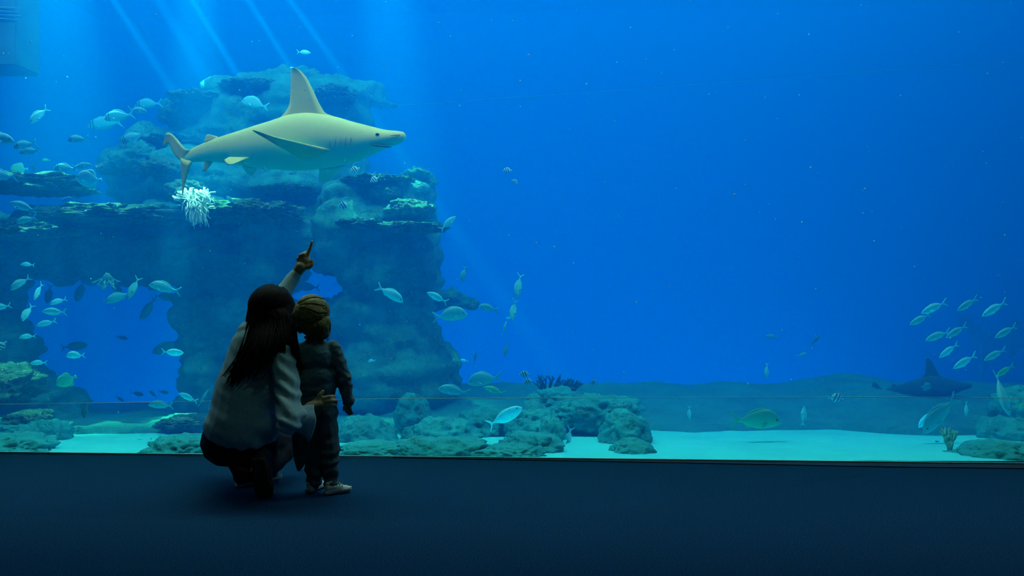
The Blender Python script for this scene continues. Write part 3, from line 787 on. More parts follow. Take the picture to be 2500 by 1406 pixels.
# cut the hem: keep what lies above a sagging hem line, and turn the cloth in on itself
bm = bmesh.new(); bm.from_mesh(shirt.data)
def hem_z(p):
    px = p.x / p.y * F + 1250
    u = (px - 592) / 95.0
    return P(px, 1098 - 34 * min(1.6, abs(u)) ** 2.2 + 6 * noise.noise(Vector((px * 0.05, 0, 1))), p.y).z
kill = [v for v in bm.verts if v.co.z < hem_z(v.co) and v.co.x < P(694, 0, 3.8).x]
bmesh.ops.delete(bm, geom=kill, context='VERTS')
for v in bm.verts:
    if v.is_boundary: v.co.z = hem_z(v.co)
bm.to_mesh(shirt.data); bm.free()
so = shirt.modifiers.new('cloth', 'SOLIDIFY'); so.thickness = 0.004; so.offset = -1

# flared bell cuff, open at the wrist, hanging lower at its underside
bm = bmesh.new(); rings = []
ax0, ax1 = P(712, 1020, 3.685), P(764, 1022, 3.745)
fx = (ax1 - ax0).normalized(); fy = fx.cross(Vector((0, 0, 1))).normalized()
for i in range(15):
    f = i / 14.0; c = ax0.lerp(ax1, f); ring = []
    up_, dn_, dp_ = 0.050 + 0.016 * f, 0.052 + 0.056 * f ** 1.4, 0.050 - 0.014 * f
    for k in range(28):
        t = 2 * math.pi * k / 28; q = math.sin(t)
        wv = 1 + 0.06 * f * math.sin(5 * t + 1.0)
        v = c + fy * (math.cos(t) * dp_ * wv) + Vector((0, 0, (up_ if q > 0 else dn_) * q * wv)) - fx * (0.020 * f * max(0, -q))
        ring.append(bm.verts.new(v + fx * 0.004 * math.sin(3 * t + 9 * f)))
    rings.append(ring)
for a_, b_ in zip(rings, rings[1:]):
    for k in range(28): bm.faces.new((a_[k], a_[(k + 1) % 28], b_[(k + 1) % 28], b_[k]))
bmesh.ops.recalc_face_normals(bm, faces=bm.faces)
cuff = from_bm('cuff', bm, M['shirt'], shirt)
so = cuff.modifiers.new('cloth', 'SOLIDIFY'); so.thickness = 0.003; so.offset = -1

# trousers
bm = bmesh.new()
add_ball(bm, P(583, 1070, 3.875), (0.166, 0.148, 0.132), None, 3)
add_cone(bm, P(552, 1078, 3.89), 0.122, P(625, 1085, 3.91), 0.115)
for h_, k_, a_ in ((L_HIP, L_KN, L_AN), (R_HIP, R_KN, R_AN)):
    add_chain(bm, [h_, k_], [0.100, 0.064]); add_chain(bm, [k_, k_.lerp(a_, 0.4), a_ + Vector((0, 0, -0.015))], [0.062, 0.066, 0.048])
tr = fuse('trousers', bm, 0.0075, 5, M['trousers'], woman)
push(tr, lambda p, n: 0.005 * noise.noise(Vector((p.x * 14, p.y * 14, p.z * 26))))

def shoe(name, heel, toe, up, mats, parent, length_scale=1.0, width=1.0, toe_cap=True):
    """low canvas shoe: upper, sole, toe cap, laces; heel and toe are the ends of the sole's underside"""
    heel, toe = Vector(heel), Vector(toe); f = (toe - heel); L = f.length; f.normalize()
    r = f.cross(Vector(up)).normalized(); u = r.cross(f).normalized()
    mt = Matrix.Translation(heel) @ Matrix((f, r, u)).transposed().to_4x4()
    st = [(0.00, 0.30), (0.08, 0.36), (0.25, 0.36), (0.45, 0.34), (0.62, 0.42), (0.78, 0.45), (0.92, 0.36), (1.0, 0.16)]
    b = loft_bm([(x * L, 0.010, 0.010, 0.010, wd * 0.27 * L * width * 0.5 / 0.45) for x, wd in spline(st, 3)], 14, p=4)
    b.transform(mt); o0 = from_bm(name, b, mats[1], parent)
    b = bmesh.new()
    wv = 0.27 * L * width * 0.5 / 0.45; hz = L / 0.185; q = 0.42 * wv
    add_cone(b, (0.13 * L, 0, 0.045 * hz), 0.86 * q, (0.34 * L, 0, 0.045 * hz), 0.92 * q, 3)
    add_cone(b, (0.13 * L, 0, 0.022 * hz), 0.86 * q, (0.55 * L, 0, 0.022 * hz), 0.95 * q, 3)
    add_cone(b, (0.34 * L, 0, 0.045 * hz), 0.88 * q, (0.62 * L, 0, 0.030 * hz), 0.85 * q, 3)
    add_cone(b, (0.55 * L, 0, 0.020 * hz), 0.95 * q, (0.78 * L, 0, 0.016 * hz), 0.98 * q, 3)
    add_cone(b, (0.78 * L, 0, 0.014 * hz), 0.96 * q, (0.90 * L, 0, 0.010 * hz), 0.70 * q, 3)
    add_cone(b, (0.13 * L, 0, 0.070 * hz), 0.66 * q, (0.26 * L, 0, 0.080 * hz), 0.66 * q, 3)
    for v in b.verts: v.co.z = max(v.co.z, 0.004)
    b.transform(mt); fuse('upper', b, 0.004, 3, mats[0], o0)
    if toe_cap:
        b = bmesh.new(); add_ball(b, (0.87 * L, 0, 0.013 * hz), (0.115 * L, 0.37 * wv, 0.021 * hz), None, 3); b.transform(mt)
        from_bm('toe_cap', b, mats[2], o0)
    for k in range(3):
        x = (0.46 + 0.085 * k) * L; z = (0.074 - 0.010 * k) * hz
        b = tube_bm([(x, -0.30 * wv, z - 0.014 * hz), (x + 0.004, -0.13 * wv, z), (x + 0.004, 0.13 * wv, z), (x, 0.30 * wv, z - 0.014 * hz)], 0.0032 * hz, 6)
        b.transform(mt); from_bm('lace', b, mats[1], o0)
    return o0
shoe('shoe', P(577, 1190, 4.0), P(688, 1166, 4.12), (0, 0, 1), (M['shoe_red'], M['rubber'], M['rubber']), woman, width=1.1)
# right foot up on its toes, the sole turned to the camera
shoe('shoe', P(627, 1122, 3.70), P(647, 1222, 3.79), (0.10, 1, 0.35), (M['shoe_dark'], M['sole_dark'], M['shoe_dark']), woman, width=1.45, toe_cap=False)
recentre(woman, (P(610, 1200, 3.87).x, 3.87, 0))

# ---- standing child ------------------------------------------------------
CY_ = 3.90
C_HEAD, C_NECK = P(762, 772, CY_), P(768, 822, CY_ + 0.01)
C_CH, C_WA, C_HI = P(771, 868, CY_), P(772, 930, CY_), P(772, 985, CY_)
CR_SH, CR_EL, CR_WR = P(812, 850, CY_), P(838, 915, CY_ + 0.02), P(851, 978, CY_ + 0.04)
CL_SH, CL_EL, CL_WR = P(731, 855, CY_ + 0.02), P(722, 920, CY_ + 0.07), P(735, 958, CY_ + 0.16)
CL_AN, CR_AN = P(768, 1168, 3.90), P(809, 1170, 3.87)
bm = bmesh.new()
cf, cr, cu = basis((0.18, 1, 0.05), (0.02, 0, 1))
head(bm, C_HEAD, 0.19, cf, cr, cu)
add_cone(bm, C_HEAD, 0.04, C_NECK, 0.034)
add_chain(bm, [C_NECK, C_CH, C_WA, C_HI], [0.033, 0.058, 0.060, 0.062])
for s_, e_, w_ in ((CL_SH, CL_EL, CL_WR), (CR_SH, CR_EL, CR_WR)):
    add_cone(bm, C_CH, 0.045, s_, 0.024); add_chain(bm, [s_, e_, w_], [0.024, 0.020, 0.017])
for x0, x1, a_ in ((760, 764, CL_AN), (790, 806, CR_AN)):
    add_chain(bm, [P(x0, 1000, CY_), P(x1, 1090, CY_ - 0.01), a_], [0.045, 0.034, 0.026])
def small_hand(bm, wr, d, s, thumb):
    """a relaxed hand hanging from wr along d, knuckles turned by s"""
    d = Vector(d).normalized(); s = Vector(s).normalized(); t = d.cross(s)
    palm = wr + d * 0.028
    add_cone(bm, wr, 0.015, palm, 0.018)
    for j, l in enumerate((0.90, 1.0, 0.93, 0.75)):
        b_ = palm + d * 0.014 + s * (0.0145 - 0.0097 * j)
        c_ = b_ + d * 0.017 * l + t * 0.006; e_ = c_ + d * 0.013 * l + t * 0.012
        add_chain(bm, [palm.lerp(b_, 0.4), b_, c_, e_], [0.009, 0.0068, 0.0062, 0.0054], 1)
    q = palm - d * 0.004 + s * 0.014
    add_chain(bm, [q, q + s * 0.013 + d * 0.010, q + s * 0.014 + d * 0.024], [0.009, 0.0075, 0.006], 1)
small_hand(bm, CR_WR, (-0.02, 0.02, -1), (-1, 0.4, 0), 1)
small_hand(bm, CL_WR, (0.2, 0.8, 0.2), (0.2, 0, 1), 1)
child = fuse('person', bm, 0.0042, 2, M['skin'])
tag(child, 'small standing child with tied-back fair hair and white shoes, facing the tank', 'person')
# hair: cap drawn to a tie at the left, loose hair on the right and at the nape
bm = bmesh.new()
rotc = Matrix((cr, cf, cu)).transposed()
add_ball(bm, C_HEAD + Vector((0, -0.012, 0.016)), (0.084, 0.094, 0.088), rotc, 4)
add_ball(bm, P(766, 792, CY_ - 0.030), (0.074, 0.056, 0.062), rotc, 4)
add_chain(bm, [P(790, 785, CY_ - 0.03), P(792, 812, CY_ - 0.03), P(784, 826, CY_ - 0.03)], [0.034, 0.026, 0.014], 3)
tie = P(729, 750, CY_ - 0.070)
add_chain(bm, [tie, P(724, 768, CY_ - 0.075), P(727, 795, CY_ - 0.065), P(732, 812, CY_ - 0.055)], [0.014, 0.022, 0.018, 0.006], 3)
chh = fuse('hair', bm, 0.005, 4, M['hair_fair'], child)
push(chh, lambda p, n: 0.0016 * noise.noise(Vector((p.x * 60 + p.z * 60, p.y * 60, p.z * 60 - p.x * 40))))
HC2 = C_HEAD + Vector((0, -0.012, 0.016))
locks(chh, HC2, 0.0855, 0.0955, 0.0895, rotc, [
    ((.1, .3, 1), [tie, P(724, 772, CY_ - 0.085), P(727, 806, CY_ - 0.068)]), ((.6, .2, .9), [tie, P(726, 770, CY_ - 0.09), P(731, 800, CY_ - 0.07)]),
    ((.9, -.1, .5), [tie, P(722, 770, CY_ - 0.085), P(722, 798, CY_ - 0.07)]), ((.9, -.4, .1), [tie, P(728, 772, CY_ - 0.085), P(734, 812, CY_ - 0.06)])], 90, random.Random(5), 0.0028, 0.0010, 0.004, 0.007)
locks(chh, HC2, 0.0855, 0.0955, 0.0895, rotc, [
    ((.8, .1, .4), [P(800, 790, CY_ - 0.03), P(800, 812, CY_ - 0.03), P(794, 828, CY_ - 0.03)]), ((.7, -.5, .0), [P(788, 795, CY_ - 0.08), P(786, 812, CY_ - 0.07), P(780, 828, CY_ - 0.055)]),
    ((.2, -.9, -.1), [P(768, 800, CY_ - 0.09), P(766, 815, CY_ - 0.075), P(762, 827, CY_ - 0.055)])], 45, random.Random(6), 0.0026, 0.0010, 0.008, 0.008)
bm = bmesh.new(); add_ball(bm, tie, (0.014, 0.010, 0.010), None, 2); from_bm('hair_tie', bm, M['trousers'], child)
# jacket
bm = bmesh.new()
add_ball(bm, P(771, 870, CY_), (0.100, 0.085, 0.088), None, 3)
add_ball(bm, P(771, 920, CY_), (0.098, 0.090, 0.085), None, 3)
add_cone(bm, P(760, 945, CY_), 0.078, P(782, 948, CY_), 0.078)
add_cone(bm, C_NECK + Vector((0, 0, -0.012)), 0.042, C_CH, 0.075)
for s_, e_, w_ in ((CL_SH, CL_EL, CL_WR), (CR_SH, CR_EL, CR_WR)):
    add_cone(bm, C_CH, 0.055, s_, 0.040); add_chain(bm, [s_, e_, w_], [0.042, 0.040, 0.030])
add_ball(bm, CR_WR + Vector((0, 0, 0.012)), (0.033, 0.033, 0.022))
jk = fuse('jacket', bm, 0.0055, 4, M['jacket'], child)
push(jk, lambda p, n: 0.007 * (noise.ridged_multi_fractal(Vector((p.x * 9 + p.z * 6, p.y * 9, p.z * 16 - p.x * 9)), 1.0, 2.0, 2, 1.0, 2.0) - 1.0) +
     (0.0016 * math.sin(p.z * 120 + p.x * 60 + 5 * noise.noise(p * 15)) if p.x > P(822, 0, CY_).x else 0))
bm = bmesh.new()
for k in range(24):
    a0 = 2 * math.pi * k / 24; a1 = 2 * math.pi * (k + 1) / 24
    c0 = C_NECK + Vector((0.042 * math.cos(a0), 0.042 * math.sin(a0), -0.004 - 0.006 * math.sin(a0)))
    c1 = C_NECK + Vector((0.042 * math.cos(a1), 0.042 * math.sin(a1), -0.004 - 0.006 * math.sin(a1)))
    add_cone(bm, c0, 0.009, c1, 0.009, 1)
fuse('collar', bm, 0.004, 2, M['jacket'], jk)
# trousers
bm = bmesh.new()
add_cone(bm, P(762, 985, CY_), 0.080, P(784, 985, CY_), 0.080)
add_cone(bm, P(760, 1010, CY_), 0.078, P(788, 1010, CY_), 0.076)
add_chain(bm, [P(757, 1020, CY_), P(764, 1090, CY_), P(768, 1176, CY_)], [0.066, 0.054, 0.038])
add_chain(bm, [P(790, 1020, CY_), P(804, 1090, CY_ - 0.02), P(808, 1180, CY_ - 0.03)], [0.066, 0.050, 0.035])
ct = fuse('trousers', bm, 0.0055, 4, M['child_trousers'], child)
push(ct, lambda p, n: 0.005 * noise.noise(Vector((p.x * 16, p.y * 16, p.z * 30))) +
     0.004 * math.sin(p.z * 130 + 4 * noise.noise(p * 12)) * (1 if p.z < 0.22 else 0.2))
# dark cloth hanging from the child's waist on the left
bm = bmesh.new()
add_chain(bm, [P(735, 985, 3.86), P(727, 1060, 3.84), P(729, 1120, 3.83), P(730, 1146, 3.83)], [0.030, 0.028, 0.026, 0.008])
add_chain(bm, [P(745, 990, 3.85), P(748, 1060, 3.84), P(748, 1110, 3.83), P(738, 1138, 3.83)], [0.030, 0.028, 0.020, 0.008])
sw = fuse('hanging_cloth', bm, 0.006, 3, M['child_trousers'], child)
push(sw, lambda p, n: 0.006 * noise.noise(Vector((p.x * 30, p.y * 20, p.z * 9))))
sw['label'] = 'dark cloth hanging from the waist'
WS = (M['shoe_white'], M['rubber'], M['shoe_white'])
shoe('shoe', P(752, 1203, 3.86), P(790, 1186, 4.02), (0, 0, 1), WS, child, width=1.15)
shoe('shoe', P(793, 1209, 3.835), P(858, 1196, 3.90), (0, 0, 1), WS, child, width=1.15)
recentre(child, (P(785, 1200, 3.88).x, 3.88, 0))

# ------------------------------------------------------------------ fish
def fish_mat(name, back, side, belly, bars=(), bar_col=(0.02, 0.05, 0.08), slant=0.0):
    """body colour from back to belly, with dark bars across it; the object's own colour tints it"""
    m, nt, b = new_mat(name)
    b.inputs['Roughness'].default_value = 0.5; b.inputs['Specular IOR Level'].default_value = 0.25
    at = nt.nodes.new('ShaderNodeAttribute'); at.attribute_name = 'belly'
    r = nt.nodes.new('ShaderNodeValToRGB'); e = r.color_ramp.elements
    e[0].position = 0.1; e[0].color = (*back, 1); e[1].position = 0.85; e[1].color = (*belly, 1)
    k = e.new(0.45); k.color = (*side, 1)
    lk(nt, at.outputs['Fac'], r.inputs['Fac']); out = r.outputs['Color']
    if bars:
        tc = nt.nodes.new('ShaderNodeTexCoord'); sp = nt.nodes.new('ShaderNodeSeparateXYZ')
        lk(nt, tc.outputs['Object'], sp.inputs[0])
        ma = nt.nodes.new('ShaderNodeMath'); ma.operation = 'MULTIPLY_ADD'; ma.inputs[1].default_value = slant
        lk(nt, sp.outputs['Z'], ma.inputs[0]); lk(nt, sp.outputs['X'], ma.inputs[2])
        ad = nt.nodes.new('ShaderNodeMath'); ad.operation = 'ADD'; ad.inputs[1].default_value = 0.5
        lk(nt, ma.outputs[0], ad.inputs[0])
        rb = nt.nodes.new('ShaderNodeValToRGB'); rb.color_ramp.interpolation = 'CONSTANT'
        el = rb.color_ramp.elements; el[0].position = 0; el[0].color = (0, 0, 0, 1)
        first = True
        for c, wd in sorted(bars):
            if first: q = el[1]; q.position = c - wd / 2; first = False
            else: q = el.new(c - wd / 2)
            q.color = (1, 1, 1, 1)
            q2 = el.new(c + wd / 2); q2.color = (0, 0, 0, 1)
        lk(nt, ad.outputs[0], rb.inputs['Fac'])
        mx = nt.nodes.new('ShaderNodeMix'); mx.data_type = 'RGBA'
        lk(nt, rb.outputs['Color'], mx.inputs['Factor']); lk(nt, out, mx.inputs['A']); mx.inputs['B'].default_value = (*bar_col, 1)
        out = mx.outputs['Result']
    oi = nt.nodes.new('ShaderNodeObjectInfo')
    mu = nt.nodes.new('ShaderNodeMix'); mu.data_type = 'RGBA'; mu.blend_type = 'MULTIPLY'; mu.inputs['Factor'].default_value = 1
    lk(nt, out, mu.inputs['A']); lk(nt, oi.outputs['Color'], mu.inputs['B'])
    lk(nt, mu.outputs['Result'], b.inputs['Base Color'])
    return m
GB, GS, GW = (0.10, 0.54, 0.58), (0.13, 0.74, 0.72), (0.17, 0.92, 0.84)
M['f_grey'] = fish_mat('grey_fish', GB, GS, GW)
M['f_bar'] = fish_mat('two_bar_fish', GB, GS, GW, ((0.80, 0.030), (0.885, 0.030)), slant=0.10)
M['f_stripe'] = fish_mat('striped_fish', (0.6, 0.78, 0.7), (0.65, 0.82, 0.75), (0.7, 0.85, 0.78), ((0.82, 0.06), (0.64, 0.09), (0.42, 0.09)), slant=-0.35)
M['f_fin'] = fish_mat('fish_fin', GS, GS, GS)
M['f_yellow'] = fish_mat('yellow_fish_fin', (0.5, 0.6, 0.1),(0.5, 0.6, 0.1),(0.5, 0.6, 0.1))
M['f_black'] = flat_mat('black_fish_eye', (0.01, 0.015, 0.02), 0.2, 0.5)

FORK = ([(-.50, 0, .17), (-.43, 0, .10), (-.345, 0, .035), (-.345, 0, -.035), (-.43, 0, -.10), (-.50, 0, -.17)],
        [(-.535, 0, .165), (-.475, 0, .085), (-.43, 0, .025), (-.43, 0, -.025), (-.475, 0, -.085), (-.535, 0, -.165)])
FAN = ([(-.34, 0, .045), (-.345, 0, .02), (-.345, 0, -.02), (-.34, 0, -.045)], [(-.48, 0, .10), (-.50, 0, .04), (-.50, 0, -.04), (-.48, 0, -.10)])
LUNE = ([(-.53, 0, .19), (-.46, 0, .12), (-.385, 0, .03), (-.385, 0, -.03), (-.46, 0, -.12), (-.53, 0, -.19)],
        [(-.545, 0, .185), (-.485, 0, .09), (-.455, 0, .03), (-.455, 0, -.03), (-.485, 0, -.09), (-.545, 0, -.185)])
def arc(st, x0, x1, up, n=7, k=0.9):
    out = []
    for i in range(n):
        x = x0 + (x1 - x0) * i / (n - 1)
        for a, b in zip(st, st[1:]):
            if b[0] <= x <= a[0]:
                f = (x - a[0]) / (b[0] - a[0]); z = (a[1] + a[2] * k if up else a[1] - a[3] * k) * (1 - f) + (b[1] + b[2] * k if up else b[1] - b[3] * k) * f
                out.append((x, 0, z)); break
    return out
def raise_edge(base, hs, sweep):
    n = len(base); out = []
    for i, b in enumerate(base):
        f = i / (n - 1) * (len(hs) - 1); j = min(int(f), len(hs) - 2); h = hs[j] + (hs[j + 1] - hs[j]) * (f - j)
        out.append((b[0] - sweep * abs(h), 0, b[2] + h))
    return out
SP = {}
def species(key, name, st, tail, dors, anal, body, finm, tailm=None, eye=(0.385, 0.045, 0.02), pect=(0.2, -0.03, 0.11), filament=False):
    s2 = spline(st, 4)
    root = dict(name=name, parts=[])
    def me(nm, bm, mat):
        bm.normal_update(); d = bpy.data.meshes.new(nm); bm.to_mesh(d); bm.free(); d.materials.append(mat)
        d.polygons.foreach_set('use_smooth', [True] * len(d.polygons)); root['parts'].append((nm, d))
    me('body', loft_bm(s2, 18), body)
    me('tail_fin', fin_bm(tail[0], tail[1], .016, .004, rows=2), tailm or finm)
    b_ = arc(s2, *dors[:2], True, 9); me('dorsal_fin', fin_bm(b_, raise_edge(b_, dors[2], dors[3]), .02, .004, rows=2), finm)
    b_ = arc(s2, *anal[:2], False, 7); me('anal_fin', fin_bm(b_, raise_edge(b_, [-h for h in anal[2]], anal[3]), .018, .004, rows=2), finm)
    px_, pz_, pl = pect
    hw = next((a[4] for a in s2 if a[0] <= px_), 0.05)
    for q in (-1, 1):
        bs = [(px_, q * hw * .92, pz_ + .03), (px_ - .01, q * hw * .95, pz_), (px_ - .015, q * hw * .92, pz_ - .025)]
        ed = [(px_ - pl, q * (hw + .05), pz_ + .0), (px_ - pl * 1.05, q * (hw + .055), pz_ - .045), (px_ - pl * .6, q * (hw + .035), pz_ - .075)]
        me('pectoral_fin', fin_bm(bs, ed, .012, .004, Vector((0.2, 0.9, 0.3)), rows=2), finm)
        bm = bmesh.new(); ew = next((a[4] for a in s2 if a[0] <= eye[0]), 0.03)
        add_ball(bm, (eye[0], q * ew * .86, eye[1]), (eye[2], eye[2] * .6, eye[2]), None, 2); me('eye', bm, M['f_black'])
    if filament:
        z = next((a[1] + a[2] for a in s2 if a[0] <= .1), .2)
        me('streamer', tube_bm([(.12, 0, z - .03), (.04, 0, z + .16), (-.14, 0, z + .28), (-.42, 0, z + .30), (-.62, 0, z + .24)], [.022, .018, .013, .009, .004], 6), finm)
    SP[key] = root
S_BREAM = [(.50, -.03, .008, .008, .006), (.455, -.025, .06, .045, .03), (.38, -.01, .125, .09, .055), (.26, 0, .18, .125, .078), (.10, 0, .195, .145, .085), (-.06, 0, .16, .125, .07), (-.20, 0, .09, .08, .042), (-.30, 0, .038, .038, .02), (-.37, 0, .042, .042, .008)]
S_SLIM = [(.50, -.01, .008, .008, .006), (.44, -.005, .05, .04, .028), (.33, 0, .115, .10, .05), (.18, 0, .155, .14, .065), (.02, 0, .155, .145, .062), (-.14, 0, .11, .105, .045), (-.27, 0, .04, .04, .022), (-.34, 0, .022, .022, .012), (-.38, 0, .03, .03, .006)]
S_OVAL = [(.50, 0, .008, .008, .006), (.45, 0, .06, .07, .03), (.34, 0, .135, .14, .05), (.16, 0, .175, .185, .06), (-.04, 0, .16, .17, .055), (-.20, 0, .10, .105, .038), (-.31, 0, .035, .035, .018), (-.39, 0, .022, .022, .010)]
S_TALL = [(.48, -.05, .010, .010, .008), (.42, -.03, .06, .06, .03), (.33, 0, .17, .15, .05), (.18, 0, .27, .25, .06), (.02, 0, .30, .28, .06), (-.14, 0, .24, .24, .05), (-.26, 0, .12, .12, .03), (-.32, 0, .05, .05, .016), (-.37, 0, .05, .05, .008)]
S_ROUND = [(.44, -.04, .03, .03, .015), (.40, -.02, .12, .11, .035), (.30, 0, .24, .22, .055), (.14, 0, .32, .30, .065), (-.02, 0, .31, .30, .06), (-.17, 0, .23, .23, .045), (-.28, 0, .10, .10, .028), (-.34, 0, .045, .045, .015), (-.38, 0, .05, .05, .008)]
species('bream', 'sea_bream', S_BREAM, FORK, (.24, -.24, (.0, .05, .055, .05, .01), .3), (-.04, -.25, (0, .05, .01), .4), M['f_grey'], M['f_fin'])
species('arched', 'sea_bream', [(x, z, u * 1.32, d * 1.18, w) if -.29 < x < .45 else (x, z, u, d, w) for x, z, u, d, w in S_BREAM], FORK, (.24, -.24, (.0, .05, .055, .05, .01), .3), (-.04, -.25, (0, .05, .01), .4), M['f_grey'], M['f_fin'])
species('bar', 'two_bar_bream', S_BREAM, FORK, (.24, -.24, (.0, .05, .055, .05, .01), .3), (-.04, -.25, (0, .05, .01), .4), M['f_bar'], M['f_fin'])
species('slim', 'rabbitfish', S_SLIM, FORK, (.28, -.26, (.0, .035, .04, .035, .0), .3), (.0, -.27, (0, .035, .0), .4), M['f_grey'], M['f_fin'], eye=(.40, .025, .018))
species('oval', 'unicornfish', S_OVAL, LUNE, (.24, -.28, (.0, .03, .035, .03, .0), .2), (.16, -.28, (0, .03, .03, .0), .2), M['f_grey'], M['f_fin'], eye=(.37, .07, .02), pect=(.22, 0, .09))
species('stripe', 'bannerfish', S_TALL, FAN, (.14, -.28, (.05, .09, .08, .02), .4), (.06, -.28, (.02, .10, .02), .4), M['f_stripe'], M['f_fin'], M['f_yellow'], eye=(.36, .05, .022), pect=(.22, -.06, .08), filament=True)
species('banded', 'butterflyfish', S_TALL, FAN, (.14, -.28, (.02, .05, .06, .02), .4), (.06, -.28, (.02, .06, .02), .4), M['f_stripe'], M['f_fin'], eye=(.36, .05, .022), pect=(.22, -.06, .08))
species('round', 'batfish', S_ROUND, FAN, (.12, -.28, (.02, .10, .13, .02), .5), (.06, -.28, (.02, .11, .13, .02), .5), M['f_grey'], M['f_fin'], eye=(.36, .07, .022), pect=(.2, -.06, .08))

def add_fish(sp, px, py, L, ang, yaw, Y, col, label, group=None, roll=0):
    """L: real length in photo pixels; ang: nose-up angle in the picture; yaw 0 heads right, 180 left, 90 away from the camera"""
    d = SP[sp]; r = bpy.data.objects.new(d['name'], None); COL.objects.link(r); r.empty_display_size = 0.02
    s = L * Y / F
    a, w_ = math.radians(ang), math.radians(yaw)
    h = Vector((math.cos(w_) * math.cos(a), math.sin(w_) * math.cos(a), math.sin(a))).normalized()   # where the nose points
    sd = Vector((0, -0.3, 1)).cross(h).normalized(); u = h.cross(sd)
    rot = Matrix((h, sd, u)).transposed().to_4x4() @ Matrix.Rotation(math.radians(roll or (45 if abs(ang) >= 58 else 0)), 4, 'X')
    r.matrix_world = Matrix.Translation(P(px, py, Y)) @ rot @ Matrix.Scale(s, 4)
    c4 = (*col, 1)
    for nm, me in d['parts']:
        o = bpy.data.objects.new(nm, me); COL.objects.link(o); o.parent = r; o.color = c4
    tag(r, label, 'fish', group)
    return r
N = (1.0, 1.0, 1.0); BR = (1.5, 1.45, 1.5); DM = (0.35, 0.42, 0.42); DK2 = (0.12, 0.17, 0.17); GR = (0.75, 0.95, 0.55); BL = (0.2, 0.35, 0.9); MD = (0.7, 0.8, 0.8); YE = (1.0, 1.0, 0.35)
g_bar = 'two-bar bream in the upper left'; g_l = 'small silver fish before the left pillar'; g_s = 'school of slim fish at the right'; g_o = 'dim fish inside the arch opening'
g_m = 'bream right of the arch'; g_b = 'striped fish'
